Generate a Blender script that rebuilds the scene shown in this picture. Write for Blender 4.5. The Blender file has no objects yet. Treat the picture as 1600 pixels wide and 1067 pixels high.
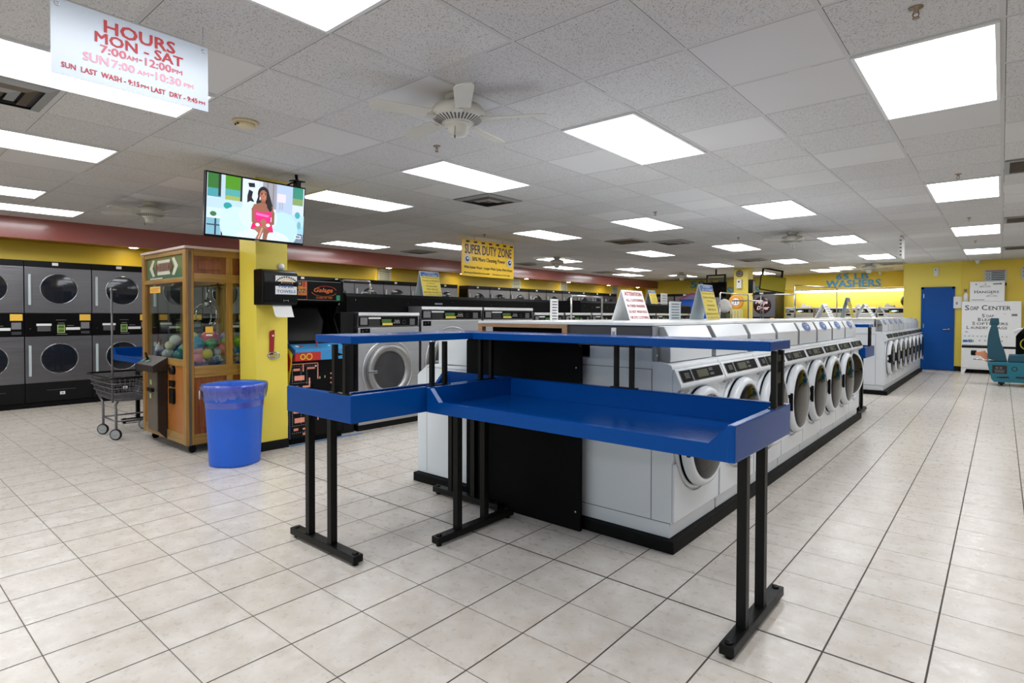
import bpy, bmesh, math, random
from mathutils import Vector, Matrix
C = bpy.context.scene.collection
PI = math.pi
random.seed(7)

# ------------------------------------------------------------ materials
def lin(r, g, b):
    f = lambda v: (v / 255 / 12.92) if v <= 10.3 else ((v / 255 + .055) / 1.055) ** 2.4
    return (f(r), f(g), f(b), 1)

def mat(name, rgb, rough=.5, metal=0., emit=0., emit_rgb=None, noise=0., nscale=8., bump=0., bscale=60., spec=.5, coat=0., trans=0., stretch=None, alpha=1.):
    m = bpy.data.materials.new(name); m.use_nodes = True
    nt = m.node_tree; b = nt.nodes['Principled BSDF']
    col = lin(*rgb)
    b.inputs['Base Color'].default_value = col
    b.inputs['Roughness'].default_value = rough
    b.inputs['Metallic'].default_value = metal
    b.inputs['Specular IOR Level'].default_value = spec
    b.inputs['Coat Weight'].default_value = coat
    b.inputs['Coat Roughness'].default_value = .08
    b.inputs['Transmission Weight'].default_value = trans
    b.inputs['Alpha'].default_value = alpha
    if emit:
        b.inputs['Emission Color'].default_value = lin(*(emit_rgb or rgb)); b.inputs['Emission Strength'].default_value = emit
    if noise or bump:
        tc = nt.nodes.new('ShaderNodeTexCoord'); mp = nt.nodes.new('ShaderNodeMapping')
        nt.links.new(tc.outputs['Object'], mp.inputs['Vector'])
        if stretch: mp.inputs['Scale'].default_value = stretch
    if noise:
        n = nt.nodes.new('ShaderNodeTexNoise'); n.inputs['Scale'].default_value = nscale; n.inputs['Detail'].default_value = 4
        nt.links.new(mp.outputs['Vector'], n.inputs['Vector'])
        mx = nt.nodes.new('ShaderNodeMix'); mx.data_type = 'RGBA'
        mx.inputs['A'].default_value = tuple(c * (1 - noise) for c in col[:3]) + (1,)
        mx.inputs['B'].default_value = tuple(min(1, c * (1 + noise)) for c in col[:3]) + (1,)
        nt.links.new(n.outputs['Fac'], mx.inputs['Factor']); nt.links.new(mx.outputs['Result'], b.inputs['Base Color'])
        rm = nt.nodes.new('ShaderNodeMapRange'); q = min(.06, noise * .25); rm.inputs['To Min'].default_value = max(0, rough - q); rm.inputs['To Max'].default_value = min(1, rough + q)
        nt.links.new(n.outputs['Fac'], rm.inputs['Value']); nt.links.new(rm.outputs['Result'], b.inputs['Roughness'])
    if bump:
        n2 = nt.nodes.new('ShaderNodeTexNoise'); n2.inputs['Scale'].default_value = bscale
        nt.links.new(mp.outputs['Vector'], n2.inputs['Vector'])
        bp = nt.nodes.new('ShaderNodeBump'); bp.inputs['Strength'].default_value = bump; bp.inputs['Distance'].default_value = .01
        nt.links.new(n2.outputs['Fac'], bp.inputs['Height']); nt.links.new(bp.outputs['Normal'], b.inputs['Normal'])
    return m

class NT:
    """tiny helper for node arithmetic"""
    def __init__(s, name):
        s.m = bpy.data.materials.new(name); s.m.use_nodes = True; s.t = s.m.node_tree; s.b = s.t.nodes['Principled BSDF']
    def n(s, typ, **kw):
        nd = s.t.nodes.new(typ)
        for k, v in kw.items(): setattr(nd, k, v)
        return nd
    def put(s, sock, v):
        if isinstance(v, bpy.types.NodeSocket): s.t.links.new(v, sock)
        else: sock.default_value = v
    def f(s, op, a, b=0., c=None):
        nd = s.n('ShaderNodeMath', operation=op); s.put(nd.inputs[0], a); s.put(nd.inputs[1], b)
        if c is not None: s.put(nd.inputs[2], c)
        return nd.outputs[0]
    def mix(s, fac, a, b):
        nd = s.n('ShaderNodeMix', data_type='RGBA'); s.put(nd.inputs['Factor'], fac); s.put(nd.inputs['A'], a); s.put(nd.inputs['B'], b)
        return nd.outputs['Result']
    def pos(s):
        g = s.n('ShaderNodeNewGeometry'); x = s.n('ShaderNodeSeparateXYZ'); s.t.links.new(g.outputs['Position'], x.inputs[0])
        return g.outputs['Position'], x.outputs[0], x.outputs[1], x.outputs[2]
    def vec(s, x, y, z=0.):
        nd = s.n('ShaderNodeCombineXYZ'); s.put(nd.inputs[0], x); s.put(nd.inputs[1], y); s.put(nd.inputs[2], z); return nd.outputs[0]
    def noise(s, v, scale, detail=3., rough=.5):
        nd = s.n('ShaderNodeTexNoise'); s.put(nd.inputs['Vector'], v); nd.inputs['Scale'].default_value = scale; nd.inputs['Detail'].default_value = detail; nd.inputs['Roughness'].default_value = rough
        return nd.outputs['Fac']
    def white(s, v):
        nd = s.n('ShaderNodeTexWhiteNoise', noise_dimensions='3D'); s.put(nd.inputs['Vector'], v); return nd.outputs['Value']
    def ramp(s, v, a, b, lo=0., hi=1.):
        nd = s.n('ShaderNodeMapRange'); s.put(nd.inputs['Value'], v)
        for k, q in (('From Min', a), ('From Max', b), ('To Min', lo), ('To Max', hi)): nd.inputs[k].default_value = q
        return nd.outputs['Result']

def floor_material():
    k = NT('cream ceramic floor tile'); p, x, y, z = k.pos(); T = .336
    u = k.f('ADD', k.f('DIVIDE', x, T), 2.5935); v = k.f('ADD', k.f('DIVIDE', y, T), -7.5135)
    fu, fv = k.f('FRACT', u), k.f('FRACT', v)
    du = k.f('MULTIPLY', k.f('MINIMUM', fu, k.f('SUBTRACT', 1., fu)), T); dv = k.f('MULTIPLY', k.f('MINIMUM', fv, k.f('SUBTRACT', 1., fv)), T)
    cell = k.vec(k.f('FLOOR', u), k.f('FLOOR', v)); w = k.white(cell)
    gu = k.ramp(du, .0030, .0042, 1., 0.); gv = k.ramp(dv, .0016, .0028, .85, 0.)
    heavy = k.f('MULTIPLY', k.f('LESS_THAN', k.f('ABSOLUTE', v), .03), k.ramp(dv, .0048, .0062, 1., 0.))
    g = k.f('MAXIMUM', k.f('MAXIMUM', gu, gv), heavy)
    off = k.n('ShaderNodeVectorMath', operation='ADD'); k.put(off.inputs[0], p)
    sc = k.n('ShaderNodeVectorMath', operation='SCALE'); k.put(sc.inputs[0], cell); sc.inputs['Scale'].default_value = 3.7
    k.put(off.inputs[1], sc.outputs[0]); q = off.outputs[0]
    n1 = k.noise(q, 7., 6., .65); n2 = k.noise(q, 22., 5., .62)
    c = k.mix(k.ramp(n1, .35, .68), lin(196, 188, 178), lin(214, 209, 202))
    n3 = k.noise(q, 75., 6., .7); c = k.mix(k.f('MULTIPLY', k.ramp(n3, .40, .85, 0., .40), k.ramp(n1, .3, .62, 1., .15)), c, lin(160, 148, 134))
    c = k.mix(k.ramp(w, 0., 1., 0., .22), c, lin(196, 184, 170))
    c = k.mix(g, c, lin(74, 66, 60))
    k.put(k.b.inputs['Base Color'], c)
    k.put(k.b.inputs['Roughness'], k.f('MAXIMUM', k.f('MULTIPLY', g, .8), k.ramp(n2, .3, .8, .24, .40)))
    k.b.inputs['Specular IOR Level'].default_value = .45
    bp = k.n('ShaderNodeBump'); bp.inputs['Strength'].default_value = .35; bp.inputs['Distance'].default_value = .003
    k.put(bp.inputs['Height'], k.f('SUBTRACT', k.f('MULTIPLY', n2, .12), g)); k.put(k.b.inputs['Normal'], bp.outputs['Normal'])
    return k.m

def ceiling_material():
    k = NT('speckled lay in ceiling tile'); p, x, y, z = k.pos(); G = .6096
    u = k.f('ADD', k.f('DIVIDE', x, G), 3.0229); v = k.f('ADD', k.f('DIVIDE', y, G), -4.4612)
    fu, fv = k.f('FRACT', u), k.f('FRACT', v)
    du = k.f('MULTIPLY', k.f('MINIMUM', fu, k.f('SUBTRACT', 1., fu)), G); dv = k.f('MULTIPLY', k.f('MINIMUM', fv, k.f('SUBTRACT', 1., fv)), G)
    d = k.f('MINIMUM', du, dv)
    w = k.white(k.vec(k.f('FLOOR', u), k.f('FLOOR', v), 3.)); w2 = k.white(k.vec(k.f('FLOOR', u), k.f('FLOOR', v), 9.))
    bar = k.f('LESS_THAN', d, .0115); e1 = k.f('MULTIPLY', k.f('LESS_THAN', du, .0142), k.f('LESS_THAN', fu, .5)); e2 = k.f('MULTIPLY', k.f('LESS_THAN', dv, .0142), k.f('LESS_THAN', fv, .5)); gap = k.f('MULTIPLY', k.f('MAXIMUM', e1, e2), k.f('GREATER_THAN', k.noise(p, 1.7, 1.), .40))
    sp = k.ramp(k.noise(p, 130., 2., .6), .58, .64); sp2 = k.ramp(k.noise(p, 260., 1.), .60, .66)
    speck = k.f('MULTIPLY', k.f('MAXIMUM', sp, k.f('MULTIPLY', sp2, .6)), k.ramp(w, .22, .24))
    c = k.mix(w2, lin(208, 208, 209), lin(216, 216, 216))
    c = k.mix(k.f('MULTIPLY', k.ramp(k.noise(p, .9, 3.), .5, .75), .25), c, lin(196, 190, 184))
    c = k.mix(k.f('MULTIPLY', speck, .62), c, lin(112, 100, 94))
    c = k.mix(gap, c, lin(70, 66, 63)); c = k.mix(bar, c, lin(200, 200, 200))
    k.put(k.b.inputs['Base Color'], c); k.b.inputs['Roughness'].default_value = .85; k.b.inputs['Specular IOR Level'].default_value = .2
    bp = k.n('ShaderNodeBump'); bp.inputs['Strength'].default_value = .5; bp.inputs['Distance'].default_value = .004
    k.put(bp.inputs['Height'], k.f('SUBTRACT', bar, speck)); k.put(k.b.inputs['Normal'], bp.outputs['Normal'])
    return k.m

def wood_material(name, a, b, axis=2, rough=.4):
    k = NT(name); tc = k.n('ShaderNodeTexCoord'); mp = k.n('ShaderNodeMapping'); k.t.links.new(tc.outputs['Object'], mp.inputs['Vector'])
    s = [22., 22., 22.]; s[axis] = 1.6; mp.inputs['Scale'].default_value = s
    n = k.noise(mp.outputs['Vector'], 1.6, 6., .62)
    k.put(k.b.inputs['Base Color'], k.mix(k.ramp(n, .32, .7), lin(*a), lin(*b))); k.b.inputs['Roughness'].default_value = rough
    return k.m

def steel_material(name, rgb, axis, rough=.3, metal=1.):
    k = NT(name); tc = k.n('ShaderNodeTexCoord'); mp = k.n('ShaderNodeMapping'); k.t.links.new(tc.outputs['Object'], mp.inputs['Vector'])
    s = [60., 60., 60.]; s[axis] = .9; mp.inputs['Scale'].default_value = s
    n = k.noise(mp.outputs['Vector'], 2.2, 4., .6); r, g, b = rgb
    k.put(k.b.inputs['Base Color'], k.mix(n, lin(r * .86, g * .86, b * .86), lin(min(255, r * 1.1), min(255, g * 1.1), min(255, b * 1.1))))
    k.put(k.b.inputs['Roughness'], k.ramp(n, .3, .7, rough - .05, rough + .1)); k.b.inputs['Metallic'].default_value = metal
    return k.m

FLOOR = floor_material(); CEIL = ceiling_material()
YEL = mat('yellow wall paint', (226, 198, 62), .42, noise=.04, nscale=3, bump=.05, bscale=90)
YELC = mat('yellow column paint', (234, 214, 84), .36, noise=.04, nscale=3, bump=.05, bscale=90)
YELB = mat('bright yellow paint', (240, 218, 92), .5, noise=.03, nscale=2)
SOFF = mat('brick red soffit paint', (156, 86, 78), .24, coat=.35, spec=.7, noise=.06, nscale=2, bump=.04)
SOFU = mat('ochre soffit underside', (176, 128, 40), .5, noise=.05)
OFFW = mat('off white paint', (214, 210, 204), .6, noise=.03)
BLACK = mat('black paint', (8, 8, 9), .5, noise=.3, nscale=5, spec=.25)
MATTB = mat('matt black panel', (4, 4, 5), .65, noise=.3, spec=.12)
GLOSB = mat('glossy black plastic', (6, 6, 7), .3, noise=.1, spec=.2)
LEGB = mat('black powder coated steel', (7, 7, 6), .42, noise=.3, nscale=14, spec=.22, bump=.06, bscale=140)
PLINTH = mat('scuffed black plinth', (8, 7, 7), .6, noise=.6, nscale=9, spec=.15, bump=.25, bscale=30)
BLUE = mat('glossy blue gelcoat', (3, 64, 136), .22, noise=.05, nscale=3, coat=0., spec=.12, bump=.02, bscale=25)
BLUED = mat('blue door paint', (4, 76, 156), .38, spec=.2, noise=.05, nscale=2)
BLUP = mat('bright blue plastic', (14, 90, 202), .35, noise=.04)
WHITE = mat('white enamel', (218, 223, 228), .27, noise=.02, nscale=4)
WHITP = mat('white plastic', (228, 229, 230), .4, noise=.02)
GREYP = mat('grey plastic', (148, 150, 150), .45, noise=.05)
SEAM = mat('dark seam', (52, 52, 54), .7, noise=.1)
DGREY = mat('dark grey laminate', (58, 57, 60), .5, noise=.08, nscale=6)
COUNT = mat('white laminate', (224, 226, 226), .22, noise=.02)
GLASD = mat('dark washer door glass', (7, 7, 8), .05, noise=.1, spec=.22)
DRUM = mat('drum seen through scratched glass', (66, 66, 68), .3, noise=.5, nscale=5, metal=.3)
DRYG = mat('smoked dryer glass', (30, 34, 42), .08, noise=.35, nscale=2.5, spec=.7)
STEEL = steel_material('brushed stainless steel', (136, 136, 141), 1, .34)
STEELZ = steel_material('bright stainless steel', (200, 200, 202), 1, .34)
CHROME = mat('chrome', (190, 190, 192), .16, 1., noise=.05)
WIRE = mat('grey coated wire', (112, 112, 116), .35, .6, noise=.1)
RUBB = mat('grey rubber', (120, 118, 112), .6, noise=.1)
LCD = mat('green display', (70, 110, 48), .3, noise=.1)
LCDY = mat('pale display', (170, 182, 120), .3, noise=.1)
LABEL = mat('printed silver label', (122, 122, 124), .4, noise=.35, nscale=60)
PAPER = mat('white paper', (232, 232, 230), .7, noise=.02)
PAPERG = mat('grey paper', (186, 196, 200), .7, noise=.04)
YPAP = mat('yellow paper notice', (226, 204, 84), .65, noise=.04)
OPAP = mat('orange yellow sticker', (238, 190, 70), .6, noise=.03)
BHEAD = mat('blue heading', (56, 98, 166), .6, noise=.05)
RED = mat('red print', (168, 22, 34), .5, noise=.05)
PINKP = mat('faded pink print', (222, 150, 168), .5, noise=.05)
INK = mat('black ink', (24, 24, 26), .5, noise=.05)
NAVY = mat('navy ink', (34, 34, 84), .5, noise=.05)
GRINK = mat('grey ink', (96, 96, 100), .6, noise=.05)
SIGNW = mat('pale sign plastic', (176, 186, 198), .3, noise=.02)
SIGNY = mat('yellow sign plastic', (240, 194, 42), .32, noise=.04, nscale=5)
CYAN = mat('cyan letters', (60, 168, 216), .4, noise=.05)
CYAN2 = mat('sky blue letters', (62, 150, 206), .4, noise=.25, nscale=12)
OAK = wood_material('golden oak', (130, 94, 42), (170, 128, 66), 2, .38)
OAKD = wood_material('red brown oak panel', (98, 50, 22), (142, 78, 36), 2, .36)
OAKH = wood_material('golden oak rail', (130, 96, 44), (168, 130, 68), 1, .38)
TRIMW = wood_material('pale wood trim', (150, 112, 78), (186, 148, 110), 0, .5)
BROWN = mat('dark brown metal', (44, 34, 28), .36, .2, noise=.1)
BRONZ = mat('bronze painted metal', (106, 96, 84), .4, .5, noise=.08)
FANW = mat('aged ivory fan enamel', (206, 204, 194), .4, noise=.05)
TEAL = mat('teal fibreglass', (10, 112, 132), .3, noise=.05)
TEALD = mat('dark teal vinyl', (8, 78, 98), .45, noise=.08)
CRIM = mat('crimson strap', (150, 18, 26), .5, noise=.1)
BRASS = mat('dull metal', (150, 130, 110), .35, .8, noise=.1)
LIGHT = mat('lit fluorescent diffuser', (246, 250, 255), .5, emit=7.2, emit_rgb=(250, 252, 255), noise=.01)
WARM = mat('lit warm lamp', (255, 236, 190), .5, emit=45., emit_rgb=(255, 232, 170), noise=.01)
def glassy(name, rgb, strength=.1, gloss=.06, refl=.6):
    """thin clear sheet: mostly transparent with a mirror-like surface reflection"""
    k = NT(name); tr = k.n('ShaderNodeBsdfTransparent'); tr.inputs[0].default_value = lin(*rgb)
    gl = k.n('ShaderNodeBsdfGlossy'); gl.inputs['Roughness'].default_value = gloss
    lw = k.n('ShaderNodeLayerWeight'); lw.inputs['Blend'].default_value = .5
    ad = k.f('ADD', k.f('MULTIPLY', k.f('POWER', lw.outputs['Facing'], 3.), refl), strength)
    nz = k.noise(k.n('ShaderNodeTexCoord').outputs['Object'], 3., 2.)
    ad = k.f('MULTIPLY', ad, k.ramp(nz, .2, .8, .9, 1.1))
    mx = k.n('ShaderNodeMixShader'); k.put(mx.inputs[0], ad); k.t.links.new(tr.outputs[0], mx.inputs[1]); k.t.links.new(gl.outputs[0], mx.inputs[2])
    k.t.links.new(mx.outputs[0], k.t.nodes['Material Output'].inputs['Surface']); return k.m
PANE = glassy('clear cabinet glass', (240, 244, 240), .045, .03, .45)
LINER = glassy('clear bin liner film', (190, 205, 250), .16, .25, .7)

# ------------------------------------------------------------ geometry
class B:
    """collects geometry and links it as ONE mesh object"""
    def __init__(s): s.b = bmesh.new(); s.mats = []; s.cur = 0; s.fm = {}
    def use(s, m):
        if m not in s.mats: s.mats.append(m)
        s.cur = s.mats.index(m); return s
    def _n(s, faces):
        for f in faces: f.material_index = s.cur
    def box(s, x0, x1, y0, y1, z0, z1, bev=0., seg=2):
        vs = [s.b.verts.new((x, y, z)) for x in (x0, x1) for y in (y0, y1) for z in (z0, z1)]
        F = [s.b.faces.new([vs[i] for i in q]) for q in ((0, 1, 3, 2), (4, 6, 7, 5), (0, 4, 5, 1), (2, 3, 7, 6), (0, 2, 6, 4), (1, 5, 7, 3))]
        s._n(F)
        if bev:
            es = {e for f in F for e in f.edges}
            r = bmesh.ops.bevel(s.b, geom=list(es), offset=bev, segments=seg, profile=.6, affect='EDGES'); s._n(r['faces'])
        return s
    def prism(s, pts, axis, a, b, bev=0.):
        """extrude a polygon given in the two other axes (cyclic order) along AXIS from a to b"""
        def v(p, h):
            return {'x': (h, p[0], p[1]), 'y': (p[0], h, p[1]), 'z': (p[0], p[1], h)}[axis]
        A = [s.b.verts.new(v(p, a)) for p in pts]; Bv = [s.b.verts.new(v(p, b)) for p in pts]; n = len(pts)
        F = [s.b.faces.new(A), s.b.faces.new(Bv[::-1])] + [s.b.faces.new((A[i], Bv[i], Bv[(i + 1) % n], A[(i + 1) % n])) for i in range(n)]
        s._n(F)
        if bev:
            r = bmesh.ops.bevel(s.b, geom=list({e for f in F for e in f.edges}), offset=bev, segments=2, profile=.6, affect='EDGES'); s._n(r['faces'])
        return s
    def quad(s, a, b, c, d): s._n([s.b.faces.new([s.b.verts.new(p) for p in (a, b, c, d)])]); return s
    def poly(s, pts): s._n([s.b.faces.new([s.b.verts.new(p) for p in pts])]); return s
    def tube(s, pts, r, n=10, closed=False, cap=True):
        pts = [Vector(p) for p in pts]; rings = []; N = len(pts)
        up = None
        for i, p in enumerate(pts):
            a = pts[(i - 1) % N] if (closed or i > 0) else p; c = pts[(i + 1) % N] if (closed or i < N - 1) else p
            t = (c - a).normalized()
            if up is None: up = Vector((0, 0, 1)) if abs(t.z) < .9 else Vector((1, 0, 0))
            u = t.cross(up); 
            if u.length < 1e-4: u = t.orthogonal()
            u.normalize(); w = u.cross(t).normalized(); up = w
            rr = r[i] if isinstance(r, (list, tuple)) else r
            rings.append([s.b.verts.new(p + (u * math.cos(2 * PI * k / n) + w * math.sin(2 * PI * k / n)) * rr) for k in range(n)])
        for i in range(N if closed else N - 1):
            A, D = rings[i], rings[(i + 1) % N]
            F = [s.b.faces.new((A[k], A[(k + 1) % n], D[(k + 1) % n], D[k])) for k in range(n)]
            for f in F: f.smooth = n > 5
            s._n(F)
        if cap and not closed: s._n([s.b.faces.new(rings[0][::-1]), s.b.faces.new(rings[-1])])
        return s
    def lathe(s, prof, c=(0, 0, 0), axis='z', n=32, sy=1., cap=True, smooth=True, rot=None):
        """revolve (radius, height) about AXIS through c; sy squashes"""
        rings = []
        for r, h in prof:
            ring = []
            for k in range(n):
                a = 2 * PI * k / n; p, q = r * math.cos(a), r * math.sin(a) * sy
                w = {'z': (p, q, h), 'x': (h, p, q), 'y': (p, h, q)}[axis]
                if rot: w = rot @ Vector(w)
                ring.append(s.b.verts.new((c[0] + w[0], c[1] + w[1], c[2] + w[2])))
            rings.append(ring)
        for A, D in zip(rings, rings[1:]):
            F = [s.b.faces.new((A[k], A[(k + 1) % n], D[(k + 1) % n], D[k])) for k in range(n)]
            for f in F: f.smooth = smooth
            s._n(F)
        if cap:
            if prof[0][0] > 1e-5: s._n([s.b.faces.new(rings[0][::-1])])
            if prof[-1][0] > 1e-5: s._n([s.b.faces.new(rings[-1])])
        return s
    def ball(s, c, r, sub=2, sc=(1, 1, 1)):
        m = Matrix.Translation(c) @ Matrix.Diagonal((*sc, 1))
        g = bmesh.ops.create_icosphere(s.b, subdivisions=sub, radius=r, matrix=m)
        F = {f for v in g['verts'] for f in v.link_faces}
        for f in F: f.smooth = True
        s._n(F); return s
    def bridge(s, r1, r2):
        n = len(r1); s._n([s.b.faces.new((r1[k], r1[(k + 1) % n], r2[(k + 1) % n], r2[k])) for k in range(n)])
    def mesh(s, name):
        me = bpy.data.meshes.new(name); bmesh.ops.remove_doubles(s.b, verts=s.b.verts, dist=1e-6)
        bmesh.ops.recalc_face_normals(s.b, faces=s.b.faces); s.b.to_mesh(me); s.b.free()
        for m in s.mats: me.materials.append(m)
        return me

def obj(name, g, m=None, parent=None, label=None, loc=None, rot=None):
    me = g if isinstance(g, bpy.types.Mesh) else g.mesh(name)
    if m is not None:
        me.materials.clear(); me.materials.append(m)
        for p in me.polygons: p.material_index = 0
    o = bpy.data.objects.new(name, me); C.objects.link(o)
    if parent is not None: o.parent = parent
    if label: o['label'] = label
    if loc is not None: o.location = loc
    if rot is not None: o.rotation_euler = rot
    return o
def thing(name, label, cat, loc=(0, 0, 0), rotz=0., group=None):
    o = bpy.data.objects.new(name, None); C.objects.link(o); o.location = loc; o.rotation_euler = (0, 0, rotz)
    o.empty_display_size = .1; o['label'] = label; o['category'] = cat
    if group: o['group'] = group
    return o
def tag(o, label, cat, group=None):
    o['label'] = label; o['category'] = cat
    if group: o['group'] = group
    return o
def struct(name, g, m=None, parent=None, label=None):
    o = obj(name, g, m, parent, label)
    if parent is None: o['kind'] = 'structure'
    return o
def dup(root, loc, label, rotz=None, group=None):
    r = root.copy(); C.objects.link(r); r.location = loc; r['label'] = label
    if rotz is not None: r.rotation_euler = (0, 0, rotz)
    if group: r['group'] = group
    for ch in list(root.children):
        c = ch.copy(); C.objects.link(c); c.parent = r
        for g in list(ch.children):
            d = g.copy(); C.objects.link(d); d.parent = c
    return r
def BX(*a, **k): return B().box(*a, **k)

# lettering: a flat, very slightly raised mesh laid on a sign face
def text_mesh(rows, O, U, V, off=.0012, bold=.0):
    """rows: (string, centre along U, centre along V, width, height, material[, shear])"""
    O, U, V = Vector(O), Vector(U).normalized(), Vector(V).normalized(); Nn = U.cross(V)
    g = B()
    for row in rows:
        s, cu, cv, w, h, m = row[:6]
        cu_ = bpy.data.curves.new('t', 'FONT'); cu_.body = s; cu_.size = 1.; cu_.resolution_u = 2; cu_.offset = 0.
        cu_.shear = row[6] if len(row) > 6 else 0.; cu_.align_x = 'LEFT'
        to = bpy.data.objects.new('t', cu_); C.objects.link(to)
        dg = bpy.context.evaluated_depsgraph_get(); me = bpy.data.meshes.new_from_object(to.evaluated_get(dg))
        bpy.data.objects.remove(to); bpy.data.curves.remove(cu_)
        if not len(me.vertices): continue
        xs = [v.co.x for v in me.vertices]; ys = [v.co.y for v in me.vertices]
        x0, x1, y0, y1 = min(xs), max(xs), min(ys), max(ys)
        g.use(m); bo = bold * h * 1.3
        for q, (su, sv) in enumerate(((0, 0),) if bo <= 0 else ((-bo, -bo * .5), (bo, -bo * .5), (-bo, bo * .5), (bo, bo * .5))):
            vs = [g.b.verts.new(O + U * (cu + su + ((v.co.x - x0) / max(1e-6, x1 - x0) - .5) * w) + V * (cv + sv + ((v.co.y - y0) / max(1e-6, y1 - y0) - .5) * h) + Nn * (off + q * .00008)) for v in me.vertices]
            for p in me.polygons:
                try: f = g.b.faces.new([vs[i] for i in p.vertices]); f.material_index = g.cur
                except ValueError: pass
        bpy.data.meshes.remove(me)
    me = bpy.data.meshes.new('lettering'); g.b.to_mesh(me); g.b.free()
    for m in g.mats: me.materials.append(m)
    return me
def letters(parent, rows, O, U, V, name='lettering', **k):
    return obj(name, text_mesh(rows, O, U, V, **k), None, parent)
class Flat:
    """flat artwork on a surface: coloured shapes given in (u, v), each layer a hair above the last"""
    def __init__(s, O, U, V, step=.0004):
        s.O, s.U, s.V = Vector(O), Vector(U).normalized(), Vector(V).normalized(); s.N = s.U.cross(s.V); s.g = B(); s.k = 0; s.step = step
    def P(s, u, v): return s.O + s.U * u + s.V * v + s.N * (s.k * s.step + .0006)
    def poly(s, m, pts): s.k += 1; s.g.use(m).poly([s.P(*p) for p in pts]); return s
    def rect(s, m, u0, u1, v0, v1): return s.poly(m, [(u0, v0), (u1, v0), (u1, v1), (u0, v1)])
    def rects(s, m, L):
        s.k += 1; s.g.use(m)
        for u0, u1, v0, v1 in L: s.g.poly([s.P(*p) for p in ((u0, v0), (u1, v0), (u1, v1), (u0, v1))])
        return s
    def disc(s, m, u, v, r, ry=None, n=28, a0=0., a1=2 * PI, rot=0.):
        ry = r if ry is None else ry; pts = []
        for i in range(n):
            a = a0 + (a1 - a0) * i / (n if a1 - a0 > 6.2 else n - 1); p, q = r * math.cos(a), ry * math.sin(a)
            pts.append((u + p * math.cos(rot) - q * math.sin(rot), v + p * math.sin(rot) + q * math.cos(rot)))
        return s.poly(m, pts)
    def ring(s, m, u, v, r, ri, n=28, a0=0., a1=2 * PI, ky=1.):
        s.k += 1; s.g.use(m)
        for i in range(n):
            a, b = a0 + (a1 - a0) * i / n, a0 + (a1 - a0) * (i + 1) / n
            s.g.poly([s.P(u + math.cos(t) * q, v + math.sin(t) * q * ky) for t, q in ((a, ri), (a, r), (b, r), (b, ri))])
        return s
    def obj(s, name, parent, label=None):
        me = bpy.data.meshes.new(name); s.g.b.to_mesh(me); s.g.b.free()
        for m in s.g.mats: me.materials.append(m)
        return obj(name, me, None, parent, label)
X_, Y_, Z_ = Vector((1, 0, 0)), Vector((0, 1, 0)), Vector((0, 0, 1))
# ============================================================ THE ROOM
H = 2.674; G = .6096
def cell(i, k): return ((i - 3.0229) * G, (k + 4.4612) * G)          # ceiling grid line -> metres
struct('floor', BX(-11.1, 5.1, -4.6, 20.8, -.1, 0), FLOOR)
struct('ceiling', BX(-11.1, 5.1, -4.6, 20.8, H, H + .1), CEIL)
struct('wall_left', BX(-11.1, -10.95, -4.6, 20.8, 0, H), YEL)
struct('wall_back', BX(-10.95, -1.95, 20.7, 20.8, 0, H), YELB)
g = B().use(YEL).box(-5.6, -1.95, 20.15, 20.7, 2.2, H)
struct('trim_1', g, None)
g = B().use(SOFF).box(-10.44, -10.40, -4.5, 20.7, 2.385, H).use(SOFU).box(-10.95, -10.44, -4.5, 20.7, 2.40, 2.44)
struct('trim_2', g, None)
struct('wall_door', BX(-1.95, -.74, 17.6, 17.72, 0, H), YELC)
struct('wall_alcove', BX(-1.95, -1.85, 17.72, 20.8, 0, H), YELB)
struct('wall_soap', BX(-.74, 5.1, 17.45, 17.72, 0, H), YEL)
struct('wall_right', BX(5.0, 5.1, -4.6, 17.45, 0, H), OFFW)
struct('baseboard_door', B().box(-.92, -.74, 17.585, 17.6, 0, .12).box(-1.85, -1.62, 17.585, 17.6, 0, .12), BLACK)
struct('baseboard_soap', BX(-.74, 5, 17.43, 17.45, 0, .12), BLACK)
# shopfront wall behind the viewpoint, with three wide windows
g = B(); g.box(-11.1, 5.1, -4.6, -4.5, 0, .7).box(-11.1, 5.1, -4.6, -4.5, 2.35, H)
xs = [-11.1, -10.2, -7.4, -6.9, -4.1, -3.6, -.8, 5.1]
for a, b in ((-11.1, -10.2), (-7.4, -6.9), (-4.1, -3.6), (-.8, 5.1)): g.box(a, b, -4.6, -4.5, .7, 2.35)
struct('wall_front', g, OFFW)
for i, (a, b) in enumerate(((-10.2, -7.4), (-6.9, -4.1), (-3.6, -.8))):
    g = B()
    for q in (a, (a + b) / 2 - .025, b - .05): g.box(q, q + .05, -4.58, -4.52, .7, 2.35)
    g.box(a, b, -4.58, -4.52, .7, .75).box(a, b, -4.58, -4.52, 2.3, 2.35)
    w = struct('window_%d' % (i + 1), g, GREYP)
    obj('pane', BX(a + .05, b - .05, -4.553, -4.547, .75, 2.3), PANE, w)

# door in the back wall
d = struct('door_1', BX(-1.515, -.945, 17.565, 17.598, .01, 2.02, .003), BLUED)
obj('door_frame', B().box(-1.57, -1.515, 17.56, 17.6, 0, 2.07).box(-.945, -.89, 17.56, 17.6, 0, 2.07).box(-1.57, -.89, 17.56, 17.6, 2.02, 2.07), BLUED, d)
g = B(); g.lathe([(.035, 0), (.035, -.012), (.015, -.014), (.015, -.05)], (-1.0, 17.565, 1.02), 'y', 20).tube([(-1.0, 17.515, 1.02), (-1.11, 17.515, 1.015)], .011)
obj('door_handle', g, CHROME, d, 'chrome lever handle')
g = B()
for z in (.25, 1.05, 1.8): g.box(-1.522, -1.508, 17.552, 17.566, z, z + .1)
obj('hinge', g, STEELZ, d)

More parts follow.
